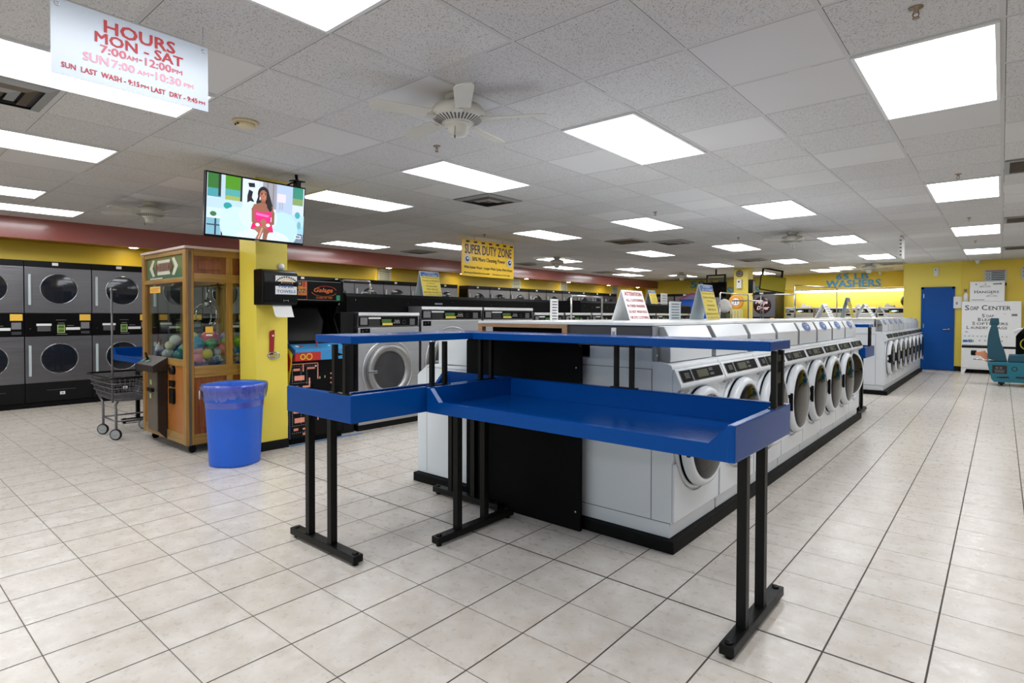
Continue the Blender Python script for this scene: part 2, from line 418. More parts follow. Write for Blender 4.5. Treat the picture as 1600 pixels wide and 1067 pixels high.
# ceiling light panels, two by four feet, in lines down the room
COLS = {2: ('in the soap centre line', [-11, -5, 1, 7, 13, 19]), -1: ('over the wide aisle', [-10, -4, 1, 7, 13, 19]),
        -4: ('above the white washers', [-10, -4, 1, 7, 13, 19, 25]), -7: ('over the steel washer aisle', [-10, -4, 1, 7, 13, 19, 25]),
        -11: ('over the dryer aisle', [-10, -4, 7, 13, 19, 24.5]), -13: ('along the brick red soffit', [-9, -3, 5, 16, 22]),
        5: ('beside the far side wall', [-5, 1, 7, 13, 19]), -3: ('', [])}  # side wall line is out of view, added to balance the light
ORD = ['first', 'second', 'third', 'fourth', 'fifth', 'sixth', 'seventh']  # panels nearest the shopfront are unseen, added behind the camera for illumination
proto = None
for ci, (desc, ks) in COLS.items():
    for n, k in enumerate(ks):
        x, y = cell(ci, k); y = max(y, -4.45)
        lab = 'lit ceiling panel, %s from the shopfront, %s' % (ORD[n], desc)
        if proto is None:
            proto = thing('ceiling_light', lab, 'ceiling light', (x, y, H - .013), group='fluorescent ceiling panels')
            g = B(); t = .018
            g.box(.01, G - .01, .01, .01 + t, 0, .012).box(.01, G - .01, 2 * G - .01 - t, 2 * G - .01, 0, .012).box(.01, .01 + t, .01 + t, 2 * G - .01 - t, 0, .012).box(G - .01 - t, G - .01, .01 + t, 2 * G - .01 - t, 0, .012)
            obj('frame', g, WHITP, proto)
            obj('diffuser', B().quad((.028, .028, .006), (.028, 2 * G - .028, .006), (G - .028, 2 * G - .028, .006), (G - .028, .028, .006)), LIGHT, proto)
        else: dup(proto, (x, y, H - .013), lab)
# the back ones over the alcove
dup(proto, (*cell(-3, 24), H - .013), 'lit white ceiling panel in front of the 65 LB WASHERS letters')

# ceiling fans
def fan(loc, label, rot):
    t = thing('ceiling_fan', label, 'ceiling fan', loc, rot, 'ivory ceiling fans'); t.scale = (.82, .82, .82)
    obj('canopy', B().lathe([(.098, 0), (.1, -.01), (.092, -.045), (.06, -.06), (.035, -.07)], n=36), FANW, t)
    g = B().lathe([(.04, -.055), (.10, -.062), (.175, -.085), (.2, -.115), (.2, -.150), (.19, -.168), (.105, -.205), (.07, -.208)], n=44)
    obj('motor_housing', g, FANW, t)
    g = B()
    for i in range(36):
        a = 2 * PI * i / 36; c, s = math.cos(a), math.sin(a)
        p = lambda r, z, w: Vector((c * r - s * w, s * r + c * w, z))
        g.quad(p(.178, -.1755, -.005), p(.178, -.1755, .005), p(.118, -.2025, .004), p(.118, -.2025, -.004))
    obj('vent_slot', g, SEAM, t)
    obj('switch_cup', B().lathe([(.095, -.2), (.098, -.215), (.088, -.222), (.075, -.225), (.072, -.262), (.062, -.288), (.02, -.298), (0, -.299)], n=36), FANW, t)
    obj('pull_chain', B().tube([(.0, -.072, -.24), (0, -.076, -.31)], .0022, 6), BRONZ, t)
    g = B().lathe([(.006, 0), (.006, -.02)], (0, -.076, -.31), n=8); obj('pull_knob', g, BRONZ, t)
    for k in range(5):
        a = 2 * PI * k / 5; R = Matrix.Rotation(a, 4, 'Z')
        g = B(); g.prism([(.10, -.02), (.2, -.035), (.24, -.035), (.24, .035), (.2, .035), (.10, .02)], 'z', -.178, -.172)
        bmesh.ops.transform(g.b, matrix=R, verts=g.b.verts); obj('blade_bracket', g, FANW, t)
        g = B(); pts = [(.22, -.055), (.60, -.068), (.645, -.05), (.655, 0), (.645, .05), (.60, .068), (.22, .055)]
        g.prism(pts, 'z', -.171, -.165); bmesh.ops.transform(g.b, matrix=R @ Matrix.Rotation(.2, 4, 'X'), verts=g.b.verts)
        obj('blade', g, FANW, t)
    return t
f0 = fan((*cell(-1.16, -.47), H), 'ivory ceiling fan over the crossed blue folding tables', .5)
for i, k, lab, r in ((-9.84, -.48, 'ivory ceiling fan above the dryers and wire cart', .1), (-9.93, 13.03, 'ivory ceiling fan behind the SUPER DUTY ZONE sign', .8), (-1.21, 11.58, 'ivory ceiling fan between the two long white washer rows', .3),
                  (-9.58, 23.28, 'ivory ceiling fan before the 50 LB WASHERS letters', .9), (-1.25, 24.0, 'ivory ceiling fan beside the 65 LB WASHERS letters', .2)):
    x, y = cell(i, k); dup(f0, (min(x, 4), min(y, 16.8) if i == -1.25 else min(y, 20.0), H), lab, r)

# air diffusers
def vent(i, k, label, kind, proto={}):
    x, y = cell(i, k)
    if kind in proto: return dup(proto[kind], (x, y, H), label)
    t = proto[kind] = thing('ceiling_vent', label, 'air vent', (x, y, H), group='ceiling air vents')
    obj('backing', BX(.02, G - .02, .02, G - .02, -.003, -.001), SEAM, t)
    if kind == 'step':
        for q, (o, z) in enumerate(((.02, 0), (.10, .004), (.17, .008), (.235, .012))):
            g = B(); a, b, w = o, G - o, .058
            for s in range(4):
                R = Matrix.Translation((G / 2, G / 2, 0)) @ Matrix.Rotation(s * PI / 2, 4, 'Z') @ Matrix.Translation((-G / 2, -G / 2, 0))
                P = [R @ Vector(v) for v in ((a, a, -.006 - z), (b, a, -.006 - z), (b - w, a + w, -.022 - z), (a + w, a + w, -.022 - z))]
                g.quad(*P)
            obj('louver_ring', g, BRONZ if q % 2 else GREYP, t)
    else:
        g = B()
        g.box(.02, G - .02, .02, .05, -.016, -.003).box(.02, G - .02, G - .05, G - .02, -.016, -.003).box(.02, .05, .05, G - .05, -.016, -.003).box(G - .05, G - .02, .05, G - .05, -.016, -.003)
        obj('frame', g, GREYP, t); g = B()
        for q in range(9): g.box(.05, G - .05, .075 + q * .055, .09 + q * .055, -.014, -.004)
        obj('slat', g, BRONZ, t)
    return t
for i, k, lab, kind in ((-5, -4, 'square stepped metal air vent beside the HOURS sign', 'step'), (-5, 3, 'square louvred vent beyond the ceiling fan over the tables', 'step'), (-6, 10, 'flat grey return grille in the middle of the ceiling', 'g'),
                        (-5, 11, 'dusty stepped vent next to the flat return grille', 'step'), (-5, 18, 'dusty vent above the yellow pillar with the clock', 'step'), (-13, 8, 'small dark vent over the brick red soffit, near the SUPER DUTY ZONE sign', 'step'),
                        (3, 6, 'grille in the ceiling over the wide aisle, first from the shopfront', 'g'), (3, 12, 'dusty grille in the ceiling over the wide aisle, second from the shopfront', 'g'), (3, 19, 'dusty grille in the ceiling above the soap centre', 'g'),
                        (-13, 14, 'dark vent by the soffit behind the SUPER DUTY ZONE sign', 'step'), (-13, 20, 'dark vent at the far end of the soffit', 'step'), (-1, 23, 'dark stained vent in front of the alcove wall', 'step')):
    vent(i, k, lab, kind)

# sprinkler heads
def sprinkler(i, k, lab, P=[]):
    x, y = cell(i, k)
    if P: return dup(P[0], (x, y, H), lab)
    t = thing('sprinkler_head', lab, 'sprinkler', (x, y, H), group='ceiling sprinklers'); P.append(t)
    obj('escutcheon', B().lathe([(.028, 0), (.027, -.004), (.011, -.008), (.009, -.022)], n=24), BRASS, t)
    g = B().tube([(.008, 0, -.02), (.012, 0, -.032), (.003, 0, -.044)], .0025, 6).tube([(-.008, 0, -.02), (-.012, 0, -.032), (-.003, 0, -.044)], .0025, 6)
    obj('yoke', g, BRASS, t); obj('deflector', B().lathe([(.014, -.044), (.014, -.047)], n=16), BRASS, t)
for i, k, lab in ((-2.6, .53, 'sprinkler head below the fan over the folding tables'), (2.53, .44, 'brass sprinkler head in front of the largest light panel'), (2.48, 6.57, 'sprinkler head before the second panel over the wide aisle'),
                  (2.44, 11.59, 'sprinkler head before the third panel over the wide aisle'), (2.41, 16.6, 'sprinkler head before the last panel over the wide aisle'), (-2.61, 6.62, 'sprinkler head mid room above the first washer row'),
                  (-2.65, 11.7, 'sprinkler head above the gap between the washer rows'), (-11.97, 6.79, 'sprinkler head near the soffit light panels'), (-7.76, 6.81, 'sprinkler head above the SUPER DUTY ZONE sign'), (-1.0, 20.3, 'sprinkler head by the door wall')):
    sprinkler(i, k, lab)
t = thing('smoke_detector', 'yellowed round smoke detector beside the HOURS sign', 'smoke detector', (*cell(-3.57, -1.47), H))
obj('base', B().lathe([(.085, 0), (.085, -.01), (.078, -.016)], n=36), mat('yellowed plastic', (206, 190, 150), .5, noise=.05), t)
obj('sensor_cap', B().lathe([(.062, -.014), (.058, -.034), (.04, -.043), (0, -.045)], n=32), mat('yellowed plastic cap', (214, 200, 164), .5, noise=.05), t)
obj('slot', B().box(-.025, -.007, -.063, -.052, -.034, -.024).box(.007, .025, -.063, -.052, -.034, -.024), SEAM, t)
def dome(loc, lab):
    t = thing('security_camera', lab, 'camera', loc, group='white security cameras')
    obj('mount', B().lathe([(.06, 0), (.06, -.02), (.045, -.03)], n=28), WHITP, t); obj('lens_dome', B().lathe([(.044, -.028), (.046, -.045), (.035, -.075), (.015, -.09), (0, -.092)], n=28), WHITP, t)
dome((-.45, 17.3, H), 'white camera dome on the ceiling over the hanger machine'); dome((-2.81, 20.05, H), 'white camera dome above the 65 LB WASHERS letters')

# recessed warm lamps under the soffit
P = None
for n, (y, lab) in enumerate(((-1.5, 'warm recessed lamp near the shopfront'), (.6, 'warm recessed lamp past the dryer edge'), (3.05, 'warm recessed lamp behind the crane machine'), (5.53, 'warm recessed lamp beside the yellow column'), (8.0, 'warm recessed lamp beside the first wall notice'), (10.3, 'warm recessed lamp over the yellow wall gap'),
                             (12.87, 'warm recessed lamp after the SUPER DUTY ZONE sign'), (14.98, 'warm recessed lamp beside the third wall notice'), (17.4, 'warm recessed lamp before the last wall notice'), (19.5, 'warm recessed lamp in the soffit corner'))):
    if P is None:
        P = thing('recessed_lamp', lab + ' under the soffit', 'recessed lamp', (-10.62, y, 2.40), group='warm lamps under the soffit')
        obj('trim_ring', B().lathe([(.085, 0), (.085, -.008), (.066, -.01), (.064, 0)], n=28), WHITP, P); obj('bulb', B().lathe([(.062, -.002), (.05, -.012), (0, -.018)], n=24), WARM, P)
    else: dup(P, (-10.62, y, 2.40), lab + ' under the soffit')
COVE = mat('lit fluorescent tube', (255, 250, 225), .5, emit=13., emit_rgb=(255, 248, 225), noise=.01)
t = thing('cove_light', 'long fluorescent fitting tucked under the alcove ledge', 'light fitting', (-3.7, 20.4, 2.2))
obj('fitting_body', BX(-1.6, 1.6, -.06, .06, -.045, 0, .005), WHITP, t)
obj('lamp_tube', B().tube([(-1.55, -.0, -.07), (1.55, 0, -.07)], .03, 10), COVE, t)
def column(name, x0, x1, y0, y1, lab):
    t = thing(name, lab, 'column', ((x0 + x1) / 2, (y0 + y1) / 2, 0)); a, b = (x1 - x0) / 2, (y1 - y0) / 2
    obj('shaft', BX(-a, a, -b, b, 0, H, .006), YELC, t); obj('black_base', BX(-a - .006, a + .006, -b - .006, b + .006, 0, .09), BLACK, t, 'black rubber base')
    return t
column('column', -5.9, -5.55, 2.61, 2.93, 'square yellow column behind the blue bin, carrying the towel dispenser')
column('column', -5.84, -5.44, 16.3, 16.7, 'square yellow column far back with a round clock')
OLIVE = mat('olive display glass', (58, 60, 30), .4, noise=.1, spec=.2)
# ============================================================ WHITE WASHERS
def white_washer(label, loc, group):
    t = thing('washing_machine', label, 'washing machine', loc, group=group); W = .686
    g = B().use(WHITE); g.prism([(-.70, .15), (0, .15), (0, .88), (0, 1.045), (-.006, 1.062), (-.03, 1.072), (-.09, 1.08), (-.70, 1.08)], 'y', .004, W, .004)
    g.use(SEAM).box(-.70, -.128, .0025, .005, 1.034, 1.037).box(-.128, -.125, .0025, .005, .16, 1.037).box(-.70, -.004, .0025, .005, .158, .161)
    obj('cabinet', g, None, t)
    obj('kick_panel', BX(-.69, -.012, .01, W - .006, .072, .149, .004), WHITE, t)
    g = B().use(WHITE)
    g.prism([(0, 1.040), (.012, 1.040), (.052, .952), (.052, .940), (.036, .925), (0, .90)], 'y', .008, W - .004, .004)
    f = obj('control_fascia', g, None, t)
    V = Vector((-.040, 0, .088)).normalized(); O = Vector((.0325, 0, .997))
    fl = Flat(O, Y_, V, .0009)
    fl.rect(GREYP, .044, .196, -.037, .037).rect(GREYP, .208, .652, -.037, .037).rect(MATTB, .048, .192, -.034, .034).rect(MATTB, .212, .648, -.034, .034).rect(OLIVE, .27, .43, -.022, .024)
    fl.rects(GREYP, [(.09, .155, .014 - .009 * q, .0165 - .009 * q) for q in range(4)] + [(.45, .51, .020 - .010 * q, .023 - .010 * q) for q in range(2)] + [(.45, .51, -.010 - .009 * q, -.007 - .009 * q) for q in range(2)])
    fl.obj('display', f, 'black display windows')
    obj('drawer_pull', BX(.010, .036, .035, .165, .905, .930, .008), GREYP, f, 'grey oval drawer pull')
    # lower service panel with the curved top under the door
    pts = [(.012, .165), (W - .010, .165), (W - .010, .50)]
    for i in range(13):
        a = -.40 + (-PI + .80) * i / 12
        pts.append((.345 + .33 * math.cos(a), .64 + .36 * math.sin(a)))
    pts.append((.012, .50))
    obj('service_panel', B().prism(pts, 'x', .0, .014, .004), WHITE, t)
    obj('door_surround', B().lathe([(.322, 0), (.318, .018), (.30, .022), (.296, .0)], (0, .345, .62), 'x', 48), WHITE, t)
    d = obj('door', B().lathe([(.280, 0), (.298, .012), (.300, .034), (.288, .055), (.268, .064), (.255, .063), (.250, .05)], (0, -.300, 0), 'x', 56, cap=False), WHITE, t, loc=(.024, .645, .62))
    obj('door_glass', B().lathe([(.256, .060), (.248, .066), (.21, .074), (.15, .081), (.08, .085), (0, .087)], (0, -.300, 0), 'x', 48), GLASD, d, 'dark round glass')
    obj('door_handle', B().box(.045, .068, -.602, -.586, -.075, .075, .006).box(.02, .05, -.598, -.588, -.06, .06), GLOSB, d, 'black pull handle')
    obj('door_back', B().lathe([(.28, .002), (.2, .003), (0, .0035)], (0, -.300, 0), 'x', 40), MATTB, d)
    g = B().use(WHITE).prism([(-.10, 1.078), (-.03, 1.078), (-.03, 1.205), (-.072, 1.285), (-.13, 1.285), (-.13, 1.078)], 'y', .045, .655, .003)
    g.use(WHITE).box(-.56, -.13, .012, .655, 1.078, 1.155)
    g.use(GREYP).prism([(-.105, 1.079), (-.034, 1.079), (-.034, 1.203), (-.074, 1.28), (-.105, 1.28)], 'y', .0425, .0450)  # thin grey skin: shade on the hood's near side put into the colour
    h = obj('rear_hood', g, None, t)
    g = B().use(GREYP).box(-.125, -.105, .655, .688, 1.08, 1.285).box(-.125, -.105, .002, .045, 1.08, 1.285).use(SEAM).box(-.104, -.05, .006, .040, 1.19, 1.20).use(WHITP).lathe([(.007, 0), (.007, .004)], (-.105, .02, 1.115), 'x', 12)
    obj('hood_bracket', g, None, h, 'grey recessed bracket')
    return t, h
def sticker(h):
    V = Vector((-.042, 0, .080)).normalized(); fl = Flat((-.050, .33, 1.244), Y_, V, .0008)
    fl.disc(BHEAD, .0, -.006, .135, .052, n=36).ring(WHITP, 0, -.006, .124, .119, 36, ky=.385)
    fl.rects(WHITP, [(-.07, .07, .018, .021), (-.078, .078, .008, .011), (.0, .07, -.014, -.002), (-.07, -.01, -.010, -.007), (-.05, .05, -.028, -.025)])
    return fl.obj('round_sticker', h, 'round blue and white sticker')
w0, h0 = white_washer('white front loading washer, first of the long row, beside the blue folding table', (-1.43, 3.03, 0), 'white washers in the first row along the wide aisle')
NTH = ['first', 'second', 'third', 'fourth', 'fifth', 'sixth', 'seventh', 'last']
for i in range(1, 8):
    r = dup(w0, (-1.43, 3.03 + .69 * i, 0), ['', 'white front loading washer, second of the row beside the blue folding table', 'white front loading washer, third of the row, behind the table leg', 'white front loading washer, fourth of the first row, with no sticker on its hood',
        'white front loading washer, fifth of the first row, first with a round blue sticker', 'white front loading washer, sixth of the first row, with a round blue sticker', 'white front loading washer, seventh of the first row, with a round blue sticker',
        'white front loading washer with its door ajar, last of the first row'][i])
    if i >= 4:
        h = [c for c in r.children if c.name.startswith('rear_hood')][0]; sticker(h)
    if i == 7:
        d = [c for c in r.children if c.name.startswith('door') and 'surround' not in c.name][0]; d.rotation_euler = (0, 0, -.30)
for i in range(8):
    r = dup(w0, (-1.53, 11.42 + .69 * i, 0), 'white front loading washer, %s of the far row that ends at the blue door' % NTH[i], group='white washers in the far row toward the blue door')
    if i < 4: sticker([c for c in r.children if c.name.startswith('rear_hood')][0])

def rear_washer(label, loc):
    t = thing('washing_machine', label, 'washing machine', loc, PI, 'white washers facing the steel machines'); W = .686
    g = B().use(WHITE).prism([(-.655, .075), (0, .075), (.002, .86), (-.028, .885), (-.125, .948), (-.655, .962)], 'y', .004, W, .004)
    g.use(SEAM).box(-.60, -.598, W - .001, W + .001, .09, .93).box(-.115, -.113, W - .001, W + .001, .09, .93).box(-.6, -.114, W - .001, W + .001, .928, .931)
    obj('cabinet', g, None, t)
    V = Vector((-.097, 0, .063)).normalized(); fl = Flat((-.075, 0, .918), Y_, V, .001); fl.rect(GLOSB, .05, .6, -.04, .035).rects(GREYP, [(.1, .3, -.01, .01)])
    fl.obj('display', t, 'black display strip')
    d = obj('door', B().lathe([(.25, 0), (.25, .03), (.235, .05), (.2, .055), (.19, .03)], (0, .345, .52), 'x', 44, cap=False), WHITE, t)
    obj('door_glass', B().lathe([(.195, .032), (.1, .05), (0, .054)], (0, .345, .52), 'x', 40), GLASD, d, 'dark round glass')
    obj('rear_hood', BX(-.655, -.25, .006, W - .002, .962, 1.205, .006), WHITE, t)
    return t
q = rear_washer('white washer behind the black end panel, facing the steel machines', (-3.65, 3.72, 0))
for i in range(1, 8): dup(q, (-3.65, 3.72 + .69 * i, 0), 'white washer facing the steel machines, %s from the black end panel' % NTH[i])

# plinths and utility bulkheads
tag(obj('washer_plinth', BX(-3.665, -1.40, 3.0, 8.63, 0, .07, .006), PLINTH), 'low scuffed black plinth under the first double row of washers', 'plinth')
tag(obj('washer_plinth', BX(-3.7, -1.475, 11.37, 16.97, 0, .07, .006), PLINTH), 'low scuffed black plinth under the far row of washers', 'plinth')
def bulkhead(y0, y1, x0, x1, lab, dy=0):
    t = thing('utility_bulkhead', lab, 'bulkhead', ((x0 + x1) / 2, y0, 0)); w = (x1 - x0) / 2
    obj('core', BX(-w + .16, w - .16, .004, y1 - y0, .072, 1.15), MATTB, t)
    obj('end_panel', B().prism([(-w, .0), (w, .0), (w, 1.15), (w - .06, 1.197), (-w + .05, 1.197), (-w, 1.16)], 'y', -.080, -.052, .002), MATTB, t, 'black end panel with cut corners')
    g = B()
    for z in (.12, .75, 1.02): g.lathe([(.007, 0), (.006, -.004)], (w - .03, -.080, z), 'y', 10)
    obj('screw', g, CHROME, t)
    return t
bulkhead(3.03, 8.55, -3.0, -2.0, 'tall black end panel between the back to back washers')
bulkhead(11.42, 16.9, -3.1, -2.1, 'black utility panel at the end of the far washer row')
def counter(x0, x1, y0, y1, lab, wood):
    t = thing('counter', lab, 'counter', (x0, y0, 0)); L = y1 - y0; W = x1 - x0
    obj('countertop', BX(0, W, 0, L, 1.287, 1.305, .003), COUNT, t)
    if wood:
        obj('end_panel', BX(.80, W, .015, .03, 1.16, 1.286), DGREY, t, 'dark grey end panel')
        g = B().use(TRIMW).box(.0, .80, .0, .04, 1.262, 1.286).box(.76, .80, .0, .04, 1.16, 1.262).box(.0, .04, .0, .04, 1.16, 1.262).box(.62, .76, .2, .24, 1.16, 1.262)
        obj('timber_trim', g, None, t, 'pale timber trim')
        obj('support', BX(.1, W - .16, .05, L - .05, 1.16, 1.286), MATTB, t)
        g = B().use(PAPER).box(W - .27, W - .235, .009, .015, 1.205, 1.272, .003).use(GREYP).box(W - .262, W - .243, .007, .01, 1.222, 1.25)
        obj('wall_switch', g, None, t, 'white switch plate')
    else:
        obj('support', BX(.1, W - .02, .01, L - .05, 1.158, 1.286), WHITE, t)
    return t
counter(-2.96, -1.565, 3.03, 8.56, 'long white topped counter over the first double row of washers', True)
counter(-3.06, -1.665, 11.42, 16.9, 'long white topped counter over the far row of washers', False)

# ============================================================ BLUE FOLDING TABLES
def folding_table(label, L, D, loc, rotz, posts, shelf, feet, group='blue laundry folding tables'):
    """length along x, front (low lip) at y=0, back at y=D"""
    t = thing('folding_table', label, 'folding table', loc, rotz, group)
    z0, zl, zh, th, s = .785, .850, .930, .032, .07
    g = B()
    g.box(.006, L - .006, .006, D - .006, .792, .818)                                             # work surface
    g.box(th - .015, L - th + .015, .0016, th, z0 + .0005, zl)                                  # low front lip
    g.prism([(0, 0), (0, D), (L, D), (L, 0), (L - th, 0), (L - th, D - th), (th, D - th), (th, 0)], 'z', z0, zh, .005)   # raised ends and back
    for a, b, sgn in ((0, th, 1), (L - th, L, -1)):
        xa = b if sgn > 0 else a
        g.prism([(xa - sgn * .012, z0 + .001), (xa - sgn * .012, zh - .006), (xa, zh - .006), (xa + sgn * .075, zl - .002), (xa + sgn * .075, z0 + .001)], 'y', .001, th - .001)
    obj('tray', g, BLUE, t)
    for fx, fy0, fy1 in feet:
        g = B(); g.box(fx - .03, fx + .03, fy0, fy1, .018, .058, .003)
        for y in (fy0 + .03, fy1 - .03):
            g.lathe([(.017, .058), (.016, .064), (.0, .065)], (fx, y, 0), n=16).lathe([(.016, 0), (.016, .018)], (fx, y, 0), n=16)
        ft = obj('foot', g, LEGB, t)
        for y in (fy0 + (fy1 - fy0) * .27, fy0 + (fy1 - fy0) * .62):
            obj('leg', BX(fx - .02, fx + .02, y - .02, y + .02, .056, .79, .002), LEGB, t)
        obj('cross_plate', BX(fx - .024, fx + .024, fy0 + .06, fy1 - .10, .776, .789), LEGB, t)
    for (x, y), dirn in posts:
        g = B()
        for o in (-.05, .05):
            a, b = (x + o, y) if dirn == 'x' else (x, y + o)
            g.box(a - .012, a + .012, b - .012, b + .012, .93, 1.189)
        g.box(x - (.085 if dirn == 'x' else .016), x + (.085 if dirn == 'x' else .016), y - (.016 if dirn == 'x' else .085), y + (.016 if dirn == 'x' else .085), .928, .935)
        if dirn == 'y' and L > 1.5: g.box(x - .008, x + .008, y - .05, y + .05, 1.04, 1.09).box(x - .008, x + .008, y - .05, y + .05, 1.14, 1.17)
        obj('shelf_post', g, LEGB, t)
    if not shelf: return t
    sx0, sx1, sy0, sy1 = shelf
    g = BX(sx0, sx1, sy0, sy1, 1.1905, 1.234, .005)
    obj('upper_shelf', g, BLUE, t)
    return t
folding_table('large blue folding table with upper shelf, in front of the black end panel', 1.775, .74, (-2.545, 2.18, 0), 0,
              [((.88, .723), 'x'), ((1.757, .59), 'y')], (-.075, 1.765, .45, .765), [(.035, .035, .70), (1.735, .035, .70)])
# the second one stands lengthwise, its back upstand toward the first table
folding_table('blue folding table with its raised end toward the bin, behind the larger blue table', 1.25, .65, (-3.205, 2.935, 0), -PI / 2,
              [((.64, .633), 'x'), ((1.233, .53), 'y'), ((.23, .633), 'x')], (.0, 1.185, .20, .555), [(.04, -.07, .59), (1.155, -.09, .575)])
folding_table('blue folding table at the far end of the first washer row, mostly hidden', 1.81, .70, (-3.19, 8.72, 0), 0,
              [((.93, .683), 'x'), ((1.792, .42), 'y')], (0, 1.80, .30, .66), [(.075, .035, .66), (1.70, .035, .66)])
folding_table('blue folding table seen behind the wire cart and crane machine', 1.20, .80, (-8.42, 2.17, 0), 0, [], None, [(.16, .06, .70), (1.12, .50, .78)])
# ============================================================ STEEL WASHERS AND DRYERS
def steel_washer(label, loc, W, top, dc, R, group='stainless steel washers along the aisle'):
    """front at x=0 facing +x; TOP is the height of the cabinet top"""
    t = thing('washing_machine', label, 'washing machine', loc, group=group); cp = top - .165
    obj('cabinet', B().box(-.75, 0, .012, W - .012, .07, cp - .01, .005), STEELZ, t)
    obj('base', BX(-.7, -.02, .02, W - .02, 0, .07), BLACK, t, 'black base')
    obj('top_cover', B().prism([(-.26, cp), (-.012, cp), (-.004, top - .045), (.012, top - .04), (.006, top), (-.26, top)], 'y', .012, W - .012, .003), STEELZ, t)
    f = Flat((.0, .0, 0), Y_, Z_, .001)
    c = obj('control_panel', BX(-.012, .004, .02, W - .03, cp + .004, top - .05, .003), MATTB, t, 'black control panel')
    f = Flat((.004, .02, cp), Y_, Z_, .0008); w = W - .05
    f.rect(LABEL, .02 * w, .13 * w, .02, .105).rects(DGREY, [(.15 * w, .33 * w, .012 + .012 * q, .019 + .012 * q) for q in range(6)])
    f.rect(PAPER, .145 * w, .345 * w, .088, .106).rect(LCD, .36 * w, .52 * w, .045, .085).rect(YPAP, .37 * w, .54 * w, .012, .04)
    f.rects(PAPER, [(.575 * w, .66 * w, .058, .064)] + [(.56 * w + .03 * w * q, .572 * w + .03 * w * q, .035, .045) for q in range(4)] + [(.58 * w + .03 * w * q, .59 * w + .03 * w * q, .078, .082) for q in range(3)])
    f.disc(DGREY, .74 * w, .05, .026).disc(MATTB, .74 * w, .05, .02)
    f.rects(GREYP, [(.84 * w, .93 * w, .016 + .013 * q, .022 + .013 * q) for q in range(6)])
    f.obj('control_print', c)
    g = B().use(MATTB).box(-.01, .004, .04, .17, cp - .085, cp - .022).use(GREYP).box(.003, .006, .07, .075, cp - .06, cp - .05).box(.003, .006, .12, .125, cp - .05, cp - .04)
    obj('coin_plate', g, None, t, 'black coin plate')
    obj('door_collar', B().lathe([(R + .055, .0), (R + .055, .008), (R + .035, .012), (R + .03, .004)], (0, W * .47, dc), 'x', 64), STEELZ, t)
    d = obj('door', B().lathe([(R - .02, .0), (R, .01), (R, .045), (R - .012, .056), (R - .05, .058), (R - .085, .040), (R - .09, .02)], (0, W * .47, dc), 'x', 64, cap=False), steel_round, t, 'round steel door ring')
    g = B()
    for k in range(14):
        a = 2 * PI * k / 14; g.lathe([(.006, .056), (.005, .060), (0, .061)], (0, W * .47 + math.cos(a) * (R - .032), dc + math.sin(a) * (R - .032)), 'x', 10)
    obj('bolt', g, CHROME, d)
    obj('door_glass', B().lathe([(R - .088, .022), (.1, .018), (0, .016)], (0, W * .47, dc), 'x', 48), DRUM, d, 'grey scratched door glass')
    g = B().box(.05, .075, W * .47 - R - .02, W * .47 - R + .11, dc - .018, dc + .018, .005).lathe([(.012, .075), (.010, .082)], (0, W * .47 - R + .085, dc), 'x', 14)
    obj('door_handle', g, CHROME, d)
    return t
steel_round = mat('satin steel ring', (160, 160, 160), .42, 1., noise=.06, nscale=6)
x0 = -5.65
steel_washer('big steel washer beside the arcade cabinet, smallest and first of its row', (x0, 3.815, 0), .915, 1.372, .68, .315)
a = steel_washer('larger steel washer, second along the row from the arcade cabinet', (x0, 4.745, 0), 1.125, 1.452, .74, .40)
dup(a, (x0, 5.885, 0), 'larger steel washer, third along the row from the arcade cabinet')
b = steel_washer('steel washer with a low control panel, fourth from the arcade cabinet', (x0, 7.03, 0), .80, 1.385, .68, .30)
for i in range(1, 8): dup(b, (x0, 7.03 + .83 * i, 0), 'steel washer behind the white counter, %s after the larger pair' % ['', 'second', 'third', 'fourth', 'fifth', 'sixth', 'seventh', 'eighth'][i])
def cover(y0, y1, zt, lab, mk=True, x0_=-6.5, x1_=-5.93):
    t = thing('washer_back_enclosure', lab, 'enclosure', (x1_, y0, 0)); W = x1_ - x0_
    obj('box_cover', B().prism([(-W, 1.29), (0, 1.29), (0, zt - .04), (-.03, zt), (-W, zt)], 'y', 0, y1 - y0, .003), MATTB, t)
    if mk:
        g = Flat((0, 0, 0), Y_, Z_, .001).rect(GREYP, (y1 - y0) * .33, (y1 - y0) * .33 + .14, 1.485, 1.505); g.obj('name_plate', t)
        g = B()
        for k in range(6): g.lathe([(.006, 0), (.005, .003)], (.0, .12 + k * (y1 - y0 - .2) / 5, 1.52 - .03 * (k % 2)), 'x', 8)
        obj('screw', g, CHROME, t)
    return t
cover(3.86, 8.0, 1.60, 'long matt black enclosure on top of the steel washers')
cover(8.75, 10.3, 1.615, 'shorter black enclosure behind the white counter')
cover(10.35, 13.6, 1.60, 'dark enclosure behind the ATTENTION tent sign', False)
g = B(); tag(obj('filler_cabinet', BX(-6.35, -5.70, 3.63, 3.80, 0, 1.372, .004), BLACK), 'narrow black filler cabinet between arcade game and steel washer', 'cabinet')

